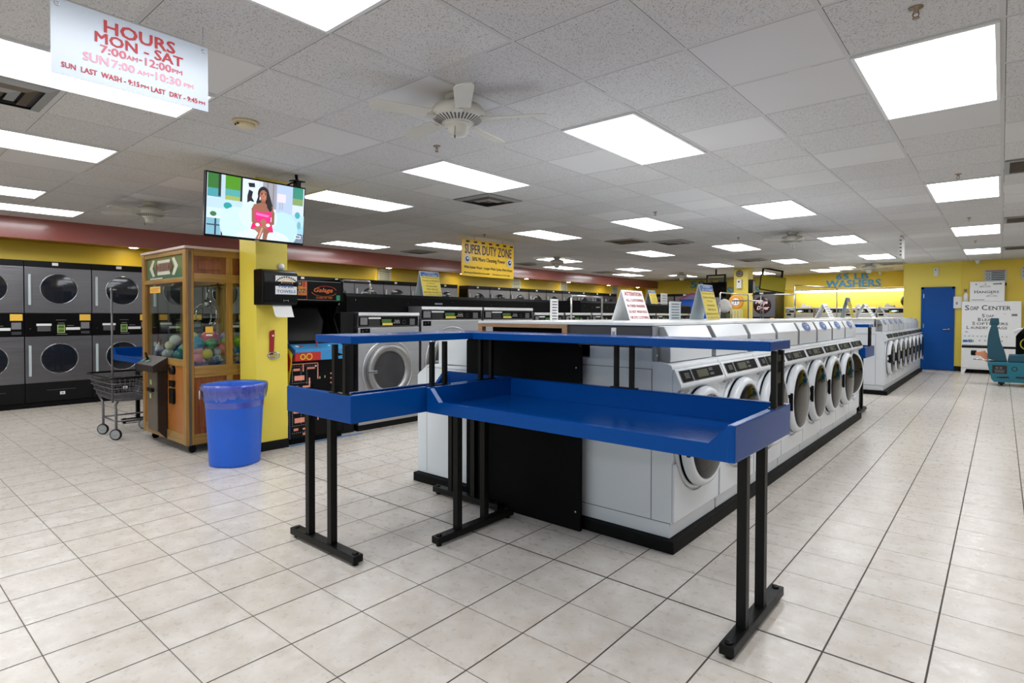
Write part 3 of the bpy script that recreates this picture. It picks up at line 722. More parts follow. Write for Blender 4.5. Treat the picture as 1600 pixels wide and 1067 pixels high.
def dryer(label, loc, W, mega=None, group='stacked steel dryers along the wall'):
    t = thing('stacked_dryer', label, 'dryer', loc, group=group)
    obj('cabinet', BX(-.33, -.012, .004, W - .004, .0, 2.09), MATTB, t)
    obj('top_band', BX(-.33, .0, .003, W - .003, 2.012, 2.10, .003), BLACK, t, 'black top band')
    obj('sticker', BX(0, .002, W * .40, W * .49, 2.042, 2.083), PAPER, t)
    for z0, z1, zc in ((1.353, 2.008, 1.705), (.352, 1.015, .69)):
        d = obj('door', BX(-.012, .004, .006, W - .006, z0, z1, .003), STEEL, t, 'brushed steel door')
        obj('window_rim', B().lathe([(.222, .0), (.222, .008), (.214, .009), (.212, .004)], (.004, W * .5, zc), 'x', 56, cap=False), CHROME, d)
        obj('door_window', B().lathe([(.214, .0065), (.207, .0075), (0, .0078)], (.004, W * .5, zc), 'x', 48), DRYG, d, 'dark round window')
        obj('door_handle', B().box(.004, .034, .040, .070, zc - .24, zc + .20, .006), PAPERG, d, 'pale grip handle')
    c = obj('control_panel', BX(-.012, .004, .003, W - .003, 1.018, 1.350, .003), GLOSB, t, 'black control panel')
    f = Flat((.004, 0, 1.018), Y_, Z_, .0008); k = W / .785
    f.rect(OPAP, .63 * k, .765 * k, .225, .318).rect(LABEL, .645 * k, .75 * k, .105, .20).rect(PAPER, .13 * k, .30 * k, .150, .182)
    f.rects(GREYP, [(.14 * k, .29 * k, .13 - .018 * q, .136 - .018 * q) for q in range(4)])
    f.rect(LCDY, .365 * k, .455 * k, .045, .165).rects(LCD, [(.375 * k, .445 * k, .055, .10), (.375 * k, .445 * k, .11, .155)])
    f.rect(PAPER, .465 * k, .635 * k, .088, .126).rects(GREYP, [(.375 * k, .45 * k, .185, .192), (.48 * k, .56 * k, .150, .155), (.36 * k, .48 * k, .022, .028), (.35 * k, .47 * k, .232, .236)])
    f.rect(DGREY, .645 * k, .75 * k, .03, .07)
    f.disc(CHROME, .06 * k, .11, .009).obj('control_print', c)
    obj('base_panel', BX(-.012, .002, .003, W - .003, .07, .349, .003), BLACK, t, 'black base panel')
    g = B().use(DGREY).box(.002, .008, .24 * k, .58 * k, .232, .242).use(PAPER).box(.002, .005, .39 * k, .45 * k, .16, .205).use(CHROME).box(.005, .008, .41 * k, .43 * k, .175, .19)
    obj('base_lock', g, None, t)
    if mega:
        letters(t, [(mega, W * .5, 1.72, .28, .10, PINKW, .25)], (.017, 0, 0), Y_, Z_, 'window_lettering', bold=.02)
    return t
PINKW = mat('pink white script', (246, 214, 220), .4, emit=0, noise=.03)
xd = -10.6
ys = [1.708 - .785 * 4 + .785 * i for i in range(4)]
d1 = dryer('stacked steel dryers, second stack left of the wire cart', (xd, 1.708, 0), .785)
dup(d1, (xd, .923, 0), 'stacked steel dryers at the picture edge, third stack from the wire cart')
dup(d1, (xd, 2.493, 0), 'stacked steel dryers directly behind the wire cart')
dup(d1, (xd, 3.278, 0), 'stacked steel dryers seen through the crane machine glass')
for i in range(3): dup(d1, (xd, .923 - .785 * (i + 1), 0), 'stacked steel dryers toward the shopfront, %s beyond the picture edge' % NTH[i])
d2 = dryer('stacked steel dryers hidden behind the crane machine', (xd, 4.063, 0), .755)
for i in range(1, 7): dup(d2, (xd, 4.063 + .755 * i, 0), 'stacked steel dryers behind the steel washers, %s past the yellow column' % NTH[i - 1])
dryer('stacked steel dryer with pink Load lettering, last before the wall gap', (xd, 4.063 + .755 * 7, 0), .755, 'Load')
d3 = dryer('stacked steel dryers, first after the yellow wall gap', (xd, 10.47, 0), .82)
for i in range(1, 9): dup(d3, (xd, 10.47 + .83 * i, 0), 'stacked steel dryers below the far wall notices, %s after the yellow wall gap' % (NTH + ['ninth'])[i if i < 7 else i - 0] if i != 7 else 'stacked steel dryers below the far wall notices, eighth after the yellow wall gap')
tag(obj('dryer_plinth', BX(-10.598, -10.575, -1.5, 18.0, 0, .065, .004), PLINTH), 'low black plinth under the wall of steel dryers', 'plinth')
# ============================================================ BLUE BIN, TOWEL DISPENSER
t = thing('waste_bin', 'bright blue plastic waste bin with clear liner, before the yellow column', 'waste bin', (-5.33, 2.31, 0), .5)
def binring(b, r, z, n=96, lob=.035):
    v = []
    for k in range(n):
        a = 2 * PI * k / n; q = (abs(math.cos(a)) ** 2.5 + abs(math.sin(a)) ** 2.5) ** (-1 / 2.5)
        rr = r * .95 * min(q, 1.13) * (1 - (lob if math.cos(4 * a) < -.72 else 0)); v.append(b.verts.new((rr * math.cos(a), rr * math.sin(a), z)))
    return v
g = B(); prof = [(.0, .012, 0), (.19, .0, .0), (.205, .0, .0), (.208, .02, .006), (.222, .30, .006), (.236, .565, .006), (.243, .575, 0), (.246, .66, 0), (.256, .665, 0), (.262, .70, 0), (.262, .715, 0), (.250, .718, 0), (.244, .70, 0), (.232, .50, 0), (.205, .04, 0), (.0, .035, 0)]
rs = [binring(g.b, max(r, .001), z, lob=l) for r, z, l in prof]
for p, q in zip(rs, rs[1:]): g.bridge(p, q)
for f in g.b.faces: f.smooth = True
obj('bin_body', g, BLUP, t)
g = B(); rs = []
for j, (r, z) in enumerate(((.236, .52), (.246, .66), (.258, .723), (.268, .727), (.272, .71), (.268, .66), (.262, .625), (.257, .60))):
    v = []
    for k in range(96):
        a = 2 * PI * k / 96; q = min((abs(math.cos(a)) ** 2.5 + abs(math.sin(a)) ** 2.5) ** (-1 / 2.5), 1.13)
        rr = r * .95 * q + random.uniform(-.003, .003) * (j > 3); v.append(g.b.verts.new((rr * math.cos(a), rr * math.sin(a), z + (random.uniform(-.016, .016) + .014 * math.sin(5 * a) if j > 4 else 0))))
    rs.append(v)
for p, q in zip(rs, rs[1:]): g.bridge(p, q)
obj('bin_liner', g, LINER, t, 'clear plastic liner folded over the rim')
f = Flat((.245 * math.cos(-2.3) * 1.13, .245 * math.sin(-2.3) * 1.13, .60), (-math.sin(-2.3), math.cos(-2.3), 0), Z_, .004); f.rect(PAPERG, -.03, .03, 0, .075).rect(GREYP, -.022, .022, .01, .03); f.obj('bin_label', t)

t = thing('towel_dispenser', 'black paper towel dispenser on the yellow column', 'towel dispenser', (-5.55, 2.585, 1.435))
g = B().prism([(0, .0), (.155, .0), (.185, .03), (.20, .22), (.185, .32), (.13, .345), (0, .345)], 'y', .0, .355, .014)
for f_ in g.b.faces: f_.smooth = False
obj('casing', g, GLOSB, t)
g = Flat((.19, 0, 0), Y_, Vector((.03, 0, .98)), .0009)
g.rect(PAPER, .12, .338, .105, .285)
for k in range(11):
    a = PI * (.86 - .72 * k / 10); u, v = .229 + .105 * math.cos(a), .200 + .072 * math.sin(a)
    g.poly(INK, [(u - .008, v - .006), (u + .008, v - .004), (u + .007, v + .008), (u - .006, v + .008)])
for k in range(12): g.disc(OPAP, .229 + .058 * math.cos(PI * k / 11), .215 + .040 * math.sin(PI * k / 11), .005, n=8)
g.obj('notice_sheet', t, 'white notice sheet')
letters(t, [('PAPER', .229, .180, .15, .028, BHEAD), ('TOWELS', .229, .132, .19, .028, BHEAD), ('SUPERCENTER', .229, .214, .10, .011, mat('brown ink', (170, 110, 60), .5, noise=.05))], (.1925, 0, .002), Y_, Vector((.03, 0, .98)), bold=.02)
obj('sensor_mark', Flat((.187, 0, 0), Y_, Z_, .001).rects(GREYP, [(.215, .245, .045, .049), (.205, .21, .035, .055), (.25, .255, .035, .055)]).obj('sensor_mark', t).data.copy(), None, t) if False else None
Flat((.188, 0, 0), Y_, Z_, .001).rects(GREYP, [(.215, .245, .045, .049), (.205, .21, .035, .055), (.25, .255, .035, .055)]).obj('sensor_mark', t)
g = B()
for i in range(6):
    z0, z1 = .004 - .020 * i, .004 - .020 * (i + 1); x0_, x1_ = .13 + .010 * i, .13 + .010 * (i + 1)
    g.quad((x0_, .12, z0), (x0_, .31, z0), (x1_, .315, z1), (x1_, .125 + (.012 if i == 5 else 0), z1))
obj('paper_towel', g, PAPER, t, 'white paper towel hanging out')
t = thing('air_freshener', 'small white dome on the column above the towel dispenser', 'air freshener', (-5.55, 2.86, 1.82))
obj('dome', B().lathe([(.034, 0), (.034, .012), (.026, .028), (.01, .036), (0, .037)], axis='x', n=24), WHITP, t); obj('grille_ring', B().lathe([(.036, 0), (.036, .006)], axis='x', n=24), GREYP, t)
t = thing('wrist_strap', 'crimson strap with metal ring hung on the yellow column', 'strap', (-5.548, 2.76, 1.18))
obj('strap', B().prism([(-.018, 0), (.02, .012), (.03, .01), (.028, -.04), (.022, -.18), (.012, -.235), (-.022, -.23), (-.020, -.10), (-.024, -.03)], 'x', .001, .010, .003), CRIM, t)
g = B().tube([(.02 + .018 * math.cos(a), .012 + .05 * math.cos(a), -.235 + .026 * math.sin(a)) for a in [2 * PI * k / 20 for k in range(20)]], .006, 8, True).tube([(.02 + .018 * math.cos(a), .016 + .045 * math.cos(a), -.255 + .02 * math.sin(a)) for a in [2 * PI * k / 20 for k in range(20)]], .004, 8, True)
obj('buckle', g, CHROME, t)
obj('badge', B().lathe([(.010, .009), (.010, .012)], (0, .012, -.045), 'x', 14), WHITP, t)

# ============================================================ CRANE MACHINE WITH TOYS
cx0, cx1, cy0, cy1 = -7.13, -5.93, 2.12, 2.95
t = thing('crane_game', 'golden oak crane game cabinet full of toys, left of the yellow column', 'crane game', ((cx0 + cx1) / 2, cy0, 0))
a = (cx1 - cx0) / 2; D = cy1 - cy0
for sx in (-1, 1):
    for y0, y1 in ((0, .075), (D - .075, D)): obj('corner_post', BX(sx * a - (.075 if sx > 0 else 0), sx * a + (0 if sx > 0 else .075), y0, y1, .09, 1.965, .008), OAK, t)
for sx in (-1, 1): obj('corner_strip', BX(sx * (a + .001) - .004, sx * (a + .001) + .004, .028, .048, .09, 1.95), BRONZ, t, 'dull metal corner strip')
CR = wood_material('golden oak cross rail', (130, 96, 44), (168, 130, 68), 0, .38)
for z0, z1 in ((.09, .19), (.84, .905), (1.655, 1.70), (1.925, 1.97)):
    for y0, y1 in ((.006, .06), (D - .06, D - .006)): obj('cross_rail', BX(-a + .075, a - .075, y0, y1, z0, z1, .004), CR, t)
for sx in (-1, 1):
    for z0, z1 in ((.09, .19), (.735, .845), (1.655, 1.74), (1.905, 1.97)): obj('side_rail', BX(min(sx * a, sx * (a - .055)), max(sx * a, sx * (a - .055)), .075, D - .075, z0, z1, .004), OAKH, t)
    for z0, z1 in ((.845, 1.655), (.19, .735), (1.74, 1.905)): obj('side_mullion', BX(min(sx * a, sx * (a - .05)), max(sx * a, sx * (a - .05)), .375, .435, z0, z1, .003), OAK, t)
obj('roof', BX(-a - .01, a + .01, -.01, D + .01, 1.97, 1.995, .004), mat('pale cabinet top', (196, 176, 168), .4, noise=.05), t, 'pale flat roof')
for sx in (-1, 1):
    xs_ = sorted((sx * (a - .012), sx * (a - .03)))
    for y0, y1 in ((.075, .375), (.435, D - .075)):
        for z0, z1 in ((.19, .735), (1.74, 1.905)):
            xq = sorted((sx * (a - .03), sx * (a - .004)))
            obj('side_panel', B().box(xs_[0], xs_[1], y0, y1, z0, z1).box(xq[0], xq[1], y0 + .045, y1 - .045, z0 + (.06 if z1 < 1 else .03), z1 - (.06 if z1 < 1 else .03), .010), OAKD, t, 'raised red brown oak panel')
FB = wood_material('oak front board', (150, 88, 36), (176, 112, 52), 2, .34)
obj('front_panel', BX(-a + .075, a - .075, .018, .03, .19, .84), FB, t)
obj('rear_panel', BX(-a + .075, a - .075, D - .03, D - .018, .19, .84), FB, t)
obj('inner_floor', BX(-a + .06, a - .06, .03, D - .03, .80, .84), BLUP, t)
obj('glass_pane', BX(-a + .075, a - .075, .028, .033, .905, 1.655), PANE, t, 'clear glass')
obj('glass_pane', BX(-a + .075, a - .075, D - .033, D - .028, .905, 1.655), PANE, t, 'clear glass')
for sx in (-1, 1):
    for y0, y1 in ((.075, .375), (.435, D - .075)): obj('glass_pane', BX(sx * (a - .02) - .0025, sx * (a - .02) + .0025, y0, y1, .845, 1.655), PANE, t, 'clear glass')
obj('header_panel', BX(-a + .075, a - .075, .026, .034, 1.70, 1.925), mat('green tinted header glass', (78, 110, 84), .12, noise=.08), t, 'green tinted header')
hc = mat('header pale lettering', (206, 204, 190), .4, noise=.05); hb = mat('header brown', (110, 66, 56), .4, noise=.05)
f = Flat((0, .026, 1.70), X_, Z_, .0008)
f.poly(hc, [(-.20, .045), (.14, .045), (.17, .12), (.14, .195), (-.20, .195), (-.23, .12)]).poly(hc, [(.20, .20), (.26, .21), (.36, .12), (.26, .03), (.20, .04), (.27, .12)]).poly(hc, [(-.27, .20), (-.33, .21), (-.43, .12), (-.33, .03), (-.27, .04), (-.34, .12)])
f.poly(hb, [(-.21, .06), (-.27, .12), (-.21, .18), (-.17, .12)]).poly(hb, [(.15, .06), (.22, .12), (.15, .18), (.11, .12)]).rects(hb, [(-.16 + .042 * k, -.134 + .042 * k, .08, .165) for k in range(7)]).rect(hc, -.40, -.05, .005, .018)
f.obj('header_art', t, 'pale bus shaped logo')
f = Flat((0, .0275, 0), X_, Z_, .001).rect(OPAP, -.43, -.13, 1.565, 1.63).rects(mat('small red print', (196, 110, 70), .5, noise=.05), [(-.41, -.15, 1.605, 1.612), (-.41, -.2, 1.59, 1.596), (-.40, -.17, 1.577, 1.582)]); f.obj('price_sticker', t)
f = Flat((a + .001, 0, 0), Y_, Z_, .001).rect(OPAP, .175, .245, 1.165, 1.225).rect(PAPER, .18, .24, 1.135, 1.15); f.obj('side_sticker', t)
# control box and coin chute
g = B().prism([(-.131, .768), (-.131, .834), (.006, .916), (.006, .78)], 'x', -.36, .13, .004)
cb = obj('control_box', g, BROWN, t, 'dark brown control box')
V = Vector((0, .137, .082)).normalized()
g = B().use(GLOSB).lathe([(.018, 0), (.014, .02)], (-.24, -.06, .872), n=16).tube([(-.24, -.06, .88), (-.27, -.07, .945)], .012, 10)
obj('joystick', g, None, cb, 'black joystick')
tg = mat('green button', (40, 150, 120), .3, noise=.05)
for u in (-.30, -.15): obj('button', Flat((u, -.131, .8345), X_, V, .004).disc(tg, 0, .06, .038, .018).obj('button_shape', None).data, None, cb, 'green button'); bpy.data.objects.remove(bpy.data.objects['button_shape'])
obj('coin_door', B().box(-.21, .06, -.072, .006, .165, .765, .003), BRONZ, t, 'bronze coin door')
obj('chute_side', B().prism([(-.074, .18), (.006, .085), (.006, .80), (-.074, .765)], 'x', .06, .09, .002), BROWN, t, 'dark brown chute side')
obj('coin_lock', BX(-.15, -.02, -.098, -.071, .56, .60, .006), GLOSB, t)
obj('coin_label', BX(-.13, -.09, -.075, -.071, .63, .68), LCDY, t); obj('coin_label', BX(-.14, -.10, -.075, -.071, .49, .54), LCDY, t)
obj('bill_slot', BX(-.245, -.215, -.03, .006, .44, .66), GLOSB, t)
obj('coin_slot', BX(.19, .29, -.010, .012, .46, .61, .004), GLOSB, t); obj('coin_slot', BX(.19, .29, -.012, .012, .63, .69, .004), GLOSB, t)
obj('coin_knob', B().lathe([(.045, 0), (.040, -.03), (0, -.032)], (.25, .016, .79), 'y', 24), GLOSB, t)
for sx in (-1, 1):
    for y in (.09, D - .09):
        g = B(); x = sx * (a - .1); g.box(x - .035, x + .035, y - .03, y + .03, .075, .09).box(x - .004 - .02, x - .02, y - .02, y + .02, .025, .08).box(x + .02, x + .024, y - .02, y + .02, .025, .08)
        g.lathe([(.034, -.014), (.036, 0), (.034, .014)], (x, y, .036), 'x', 20)
        obj('caster', g, GLOSB, t)
# the claw
g = B().box(-.35, .35, .42, .45, 1.64, 1.655).tube([(0, .435, 1.64), (0, .435, 1.50)], .012, 8).lathe([(.04, 1.50), (.04, 1.44), (.02, 1.42)], (0, .435, 0), n=18)
for k in range(3):
    q = 2 * PI * k / 3 + .4; c_, s_ = math.cos(q), math.sin(q)
    g.tube([(c_ * .02, .435 + s_ * .02, 1.44), (c_ * .11, .435 + s_ * .11, 1.38), (c_ * .12, .435 + s_ * .12, 1.30), (c_ * .05, .435 + s_ * .05, 1.23)], .007, 8)
g.tube([(-.02, .435, 1.46), (-.15, .42, 1.45), (-.27, .38, 1.38), (-.30, .36, 1.25), (-.24, .34, 1.12)], .006, 8)
obj('claw', g, CHROME, t, 'chrome three pronged claw')
# toys: (kind, colour name, rgb, x, y, z, r)
def ballmat(n, rgb): return mat(n + ' shiny vinyl', rgb, .18, noise=.25, nscale=9)
toys = [('blue marbled', (58, 150, 196), -6.10, 2.28, 1.055, .072), ('coral red', (206, 72, 88), -6.24, 2.46, 1.10, .085), ('green', (70, 150, 98), -6.12, 2.425, 1.045, .058), ('rose pink', (198, 84, 96), -6.11, 2.54, .985, .074), ('yellow', (206, 196, 52), -6.06, 2.36, .95, .052),
        ('sky blue', (36, 130, 180), -6.08, 2.655, .965, .05), ('purple', (130, 104, 180), -6.24, 2.63, 1.10, .07), ('sea green', (74, 160, 104), -6.18, 2.60, 1.06, .055), ('lime', (150, 200, 50), -6.16, 2.74, 1.05, .078), ('scarlet', (214, 48, 36), -6.06, 2.72, .90, .06),
        ('pale yellow', (206, 206, 140), -6.24, 2.29, 1.11, .06), ('white', (210, 214, 210), -6.48, 2.22, 1.08, .055), ('orange', (220, 130, 50), -6.06, 2.80, 1.0, .05), ('violet', (96, 60, 140), -6.30, 2.33, .93, .07), ('teal', (40, 130, 130), -6.50, 2.27, .92, .065),
        ('cream', (222, 214, 180), -6.62, 2.22, 1.02, .05), ('navy', (30, 44, 90), -6.12, 2.80, .90, .055), ('magenta', (190, 60, 130), -6.42, 2.50, 1.03, .075), ('pearl', (190, 200, 205), -6.80, 2.26, .92, .06), ('mint', (140, 200, 170), -6.66, 2.38, .96, .075),
        ('amber', (214, 160, 50), -6.45, 2.78, 1.0, .08), ('crimson', (170, 40, 60), -6.75, 2.60, .95, .09), ('cobalt', (40, 80, 190), -6.35, 2.80, .93, .07), ('olive', (130, 140, 60), -6.9, 2.45, .91, .06)]
for n, rgb, x, y, z, r in toys:
    tag(obj('toy_ball', B().ball((0, 0, 0), r, 3), ballmat(n, rgb), loc=(x, y, max(z, .85 + r))), '%s toy ball in the crane game heap' % n, 'ball', 'toy balls in the crane game')
# lower layer that props the heap up
FUR = mat('dark plush', (34, 28, 44), .9, noise=.4, bump=.5, bscale=200); 
def plush(label, cat, rgb, loc, s, ears=True, rz=0.):
    m = mat(label.split(' in ')[0] + ' fur', rgb, .9, noise=.12, nscale=20, bump=.5, bscale=220)
    t = thing('plush_toy', label, cat, loc, rz, 'plush toys in the crane game')
    obj('body', B().ball((0, 0, 0), s, 3, (1, .9, 1.05)), m, t); g = B().ball((0, 0, s * 1.45), s * .78, 3)
    obj('head', g, m, t)
    if ears: obj('ear', B().ball((0, s * .62, s * 2.05), s * .26, 2).ball((0, -s * .62, s * 2.05), s * .26, 2), m, t)
    obj('paw', B().ball((s * .7, s * .6, -s * .35), s * .36, 2).ball((s * .7, -s * .6, -s * .35), s * .36, 2), m, t)
    return t
plush('pink plush bear in the crane game corner', 'plush toy', (222, 140, 168), (-6.08, 2.285, .905), .055)
plush('dark plush animal beside the pink bear', 'plush toy', (30, 26, 40), (-6.09, 2.39, .893), .045)
plush('grey and white plush puppy in the toy heap', 'plush toy', (170, 172, 164), (-6.06, 2.465, .90), .042)
plush('brown plush animal under the rose pink ball', 'plush toy', (120, 100, 70), (-6.05, 2.575, .895), .043)
plush('white plush toy beside the scarlet ball', 'plush toy', (214, 206, 196), (-6.05, 2.65, .885), .032, False)
plush('blue plush toy at the bottom of the heap', 'plush toy', (34, 92, 150), (-6.03, 2.44, .87), .025, False)
t = thing('spray_bottle', 'white spray bottle with red trigger on the blue table behind the crane game', 'spray bottle', (-7.55, 2.42, .8195))
obj('bottle', B().lathe([(.04, 0), (.044, .02), (.044, .13), (.03, .17), (.014, .185), (.014, .2)], n=28), WHITP, t); obj('trigger', B().box(-.02, .045, -.012, .012, .2, .235, .004).box(.025, .035, -.008, .008, .16, .2), CRIM, t)
obj('label', B().lathe([(.0448, .03), (.0448, .11)], n=28, cap=False), mat('lilac label', (150, 140, 190), .5, noise=.2), t)

# ============================================================ ARCADE CABINET
t = thing('arcade_cabinet', 'black arcade cabinet with pink maze graphics beside the yellow column', 'arcade cabinet', (-5.6, 2.965, 0))
NB = mat('arcade navy side art', (14, 44, 92), .35, noise=.15); MAZ = mat('arcade pink maze print', (232, 150, 128), .4, noise=.03); ARCB = mat('arcade sky blue panel', (52, 140, 196), .3, noise=.06); SCR = mat('dark tube screen', (3, 3, 4), .12, noise=.1, spec=.12)
AY = mat('arcade yellow print', (216, 200, 40), .4, noise=.05); AR = mat('arcade red print', (186, 40, 30), .4, noise=.05); AOR = mat('arcade orange print', (206, 104, 40), .4, noise=.05); AG = mat('arcade green print', (20, 130, 90), .4, noise=.05)
W = .635
prof = [(-.78, .06), (0, .06), (0, .86), (.10, .93), (.10, .98), (-.03, 1.05), (-.17, 1.30), (-.08, 1.47), (.0, 1.49), (.0, 1.71), (-.05, 1.735), (-.78, 1.735)]
obj('side_wall', B().prism(prof, 'y', 0, .018), NB, t); obj('side_wall', B().prism(prof, 'y', W - .018, W), MATTB, t)
obj('body', B().prism([(-.77, .0), (-.01, .0), (-.01, .86), (-.03, .90), (-.05, 1.0), (-.24, 1.02), (-.30, 1.46), (-.01, 1.485), (-.01, 1.70), (-.77, 1.72)], 'y', .018, W - .018), MATTB, t)
obj('marquee', BX(-.012, .0, .02, W - .02, 1.495, 1.70, .002), GLOSB, t)
f = Flat((.0005, 0, 0), Y_, Z_, .0008)
f.rect(AOR, .03, .205, 1.50, 1.69).rect(GLOSB, .035, .15, 1.645, 1.685).rect(AR, .158, .182, 1.61, 1.69).rect(NAVY, .04, .195, 1.575, 1.605).rect(AR, .04, .085, 1.505, 1.55).rect(GLOSB, .09, .20, 1.505, 1.545)
f.ring(AR, .42, 1.60, .13, .120, 30, .2, 2.9, ky=.4).ring(AOR, .40, 1.59, .15, .143, 30, 3.3, 6.0, ky=.35).rect(AG, .545, .59, 1.50, 1.555).rects(CHROME, [(.03, .60, 1.694, 1.699), (.03, .58, 1.496, 1.500)])
f.obj('marquee_art', t)
letters(t, [('NAMCO', .085, 1.665, .10, .022, PAPER), ('ARCADE', .12, 1.625, .15, .014, AY), ('CLASS OF 1981', .40, 1.525, .19, .018, AOR), ('Galaga', .39, 1.60, .22, .06, AOR, .3), ('MAN', .12, 1.59, .13, .022, AY), ], (.006, 0, 0), Y_, Z_, bold=.015)
obj('screen', B().quad((-.245, .03, 1.06), (-.245, W - .03, 1.06), (-.295, W - .03, 1.45), (-.295, .03, 1.45)), SCR, t)
p_ = obj('control_deck', B().prism([(-.05, 1.0), (.105, .955), (.105, .985), (-.05, 1.035)], 'y', .018, W - .018, .003), ARCB, t, 'sky blue control deck')
V = Vector((-.155, 0, .05)).normalized(); f = Flat((.105, 0, .986), Y_, V, .0006)
f.ring(AR, .13, .08, .05, .043, 20, 0, 3.9).rects(AR, [(.16, .33, .03, .036), (.18, .34, .06, .066)]).disc(PAPER, .08, .09, .02).obj('deck_art', p_)
g = B().tube([(.03, .30, 1.0), (.03, .30, 1.05)], .006, 8); g.ball((.03, .30, 1.06), .017, 2); obj('joystick', g, AR, p_, 'red ball joystick')
for y, m in ((.44, PAPER), (.50, PAPER), (.12, AR)): obj('button', B().lathe([(.014, 0), (.013, .010), (0, .011)], (.03, y, 1.008), n=14), m, p_)
obj('deck_front', B().prism([(.0, .87), (.098, .93), (.104, .955), (0, .94)], 'y', .018, W - .018), AR, t)
f = Flat((.05, 0, .90), Y_, Vector((.098, 0, .06)).normalized(), .001); f = Flat((.101, 0, .93), Y_, Z_, .0008); f.rect(AR, .02, .30, -.06, .022).rect(ARCB, .30, .61, -.06, .022).ring(AY, .10, -.02, .03, .02, 14).ring(AY, .17, -.02, .035, .026, 14).poly(GLOSB, [(.42, -.02), (.50, .005), (.58, -.02), (.50, -.03)]); f.obj('deck_front_art', t)
obj('deck_front_board', BX(.0, .100, .018, W - .018, .868, .955, .003), AR, t)
obj('front_panel', BX(-.01, .002, .018, W - .018, .06, .862), GLOSB, t)
f = Flat((.003, 0, 0), Y_, Z_, .0008); R_ = []
for yb in (.56, .12):
    R_ += [(.03, .33, yb + .265, yb + .275), (.318, .33, yb + .10, yb + .275), (.05, .12, yb + .20, yb + .225), (.15, .165, yb + .19, yb + .265), (.20, .29, yb + .21, yb + .232), (.06, .17, yb + .10, yb + .15), (.05, .10, yb + .02, yb + .045), (.15, .235, yb + .02, yb + .04), (.22, .236, yb + .03, yb + .12), (.15, .235, yb - .035, yb - .012)]
f.rects(MAZ, [(a_, b_, c_, d_) for a_, b_, c_, d_ in R_ if d_ < .85]); dots = []
for yb in (.56, .12):
    for k in range(11): dots += [(.035 + .025 * k, .040 + .025 * k, yb + .245, yb + .250), (.035 + .02 * k, .040 + .02 * k, yb + .07, yb + .075), (.035 + .022 * k, .040 + .022 * k, yb - .005, yb + .0)]
    for k in range(8): dots += [(.13, .135, yb + .09 + .02 * k, yb + .095 + .02 * k), (.195, .20, yb + .06 + .02 * k, yb + .065 + .02 * k), (.035, .04, yb + .09 + .018 * k, yb + .095 + .018 * k)]
f.rects(PAPER, [d_ for d_ in dots if d_[3] < .85]).disc(PAPER, .30, .80, .010)
f.rects(LCDY, [(.34, .352, .66, .685), (.40, .412, .665, .69)]).rects(MAZ, [(.47, .485, .70, .715), (.47, .485, .65, .665), (.47, .485, .60, .615), (.49, .51, .56, .58)]).rects(PAPER, [(.52, .535, .68, .695), (.52, .535, .64, .655), (.41, .42, .58, .60)]).disc(AR, .53, .80, .012)
f.obj('maze_art', t, 'pink maze graphics on black')
g = B().box(.002, .012, .26, .46, .36, .62, .004); obj('coin_door', g, MATTB, t)
f = Flat((-.0, -.0008, 0), X_, Z_, .0008)
f.poly(AY, [(-.10, .40), (-.02, .42), (.0, .60), (.06, .80), (.085, .94), (.0, 1.0), (-.08, .95), (-.10, .70)]).poly(AR, [(-.07, .75), (.02, .76), (.05, .88), (.0, .95), (-.06, .92)]).poly(NB, [(-.08, .50), (-.03, .52), (-.02, .66), (-.07, .66)]).rect(AY, -.12, -.004, .20, .30).rect(AR, -.11, -.014, .215, .285).poly(AY, [(-.10, 1.08), (-.03, 1.06), (-.06, 1.14)]).poly(AR, [(-.095, 1.085), (-.045, 1.075), (-.065, 1.12)])
f.obj('side_art', t, 'yellow and red abstract side art')
tag(obj('floor_tape', BX(-5.585, -5.54, 2.95, 3.82, .0005, .002), mat('blue floor tape', (60, 130, 190), .5, noise=.1)), 'blue tape strip on the floor along the arcade cabinet', 'tape')
tag(obj('wall_notice', BX(-6.0, -5.99, 3.64, 3.80, 1.46, 1.70), PAPER), 'white notice with running figure beside the arcade marquee', 'notice')
f = Flat((-5.99, 3.64, 1.46), Y_, Z_, .001).poly(INK, [(.04, .14), (.07, .17), (.06, .21), (.09, .21), (.11, .15), (.08, .10), (.06, .09)]).rects(INK, [(.02, .14, .222, .232)]).rects(RED, [(.06, .14, .085, .095)]); o_ = f.obj('notice_print', bpy.data.objects['wall_notice'])
# ============================================================ TELEVISION
SC = {}
def em(n, rgb, s=.85):
    m = mat('screen ' + n, (8, 8, 8), .35, emit=s, emit_rgb=rgb, noise=.01); return m
t = thing('television', 'flat television hung before the yellow column, showing a seated woman in pink', 'television', (-5.12, 2.43, 2.275))
t.rotation_euler = (0, .09, 0)
W, Hh = .89, .545
obj('casing', B().box(-.045, 0, -W / 2, W / 2, -Hh / 2, Hh / 2, .006).box(-.085, -.04, -.28, .28, -.2, .12, .01), GLOSB, t)
w, h = W / 2 - .012, Hh / 2 - .014
U0, V0, UW, VH = -w, -h + .006, 2 * w, 2 * h - .006
f = Flat((.0005, U0, V0), Y_, Z_, .0003)
q = lambda *p: [(u * UW, (1 - v) * VH) for u, v in p]
def R(n, rgb, u0, u1, v0, v1): f.rect(em(n, rgb), u0 * UW, u1 * UW, (1 - v1) * VH, (1 - v0) * VH)
def Pg(n, rgb, *p): f.poly(em(n, rgb), q(*p))
def Dk(n, rgb, u, v, r, ry, rot=0): f.poly(em(n, rgb), [(min(max(u * UW + r * UW * math.cos(2 * PI * i / 36), 0), UW), min(max((1 - v) * VH + ry * VH * math.sin(2 * PI * i / 36), 0), VH)) for i in range(36)])
R('wall', (196, 208, 232), 0, 1, 0, 1)
R('garden', (52, 110, 50), .005, .13, 0, .27); R('pool', (70, 150, 160), .005, .13, .24, .38); R('trunk', (40, 50, 40), .105, .13, 0, .36)
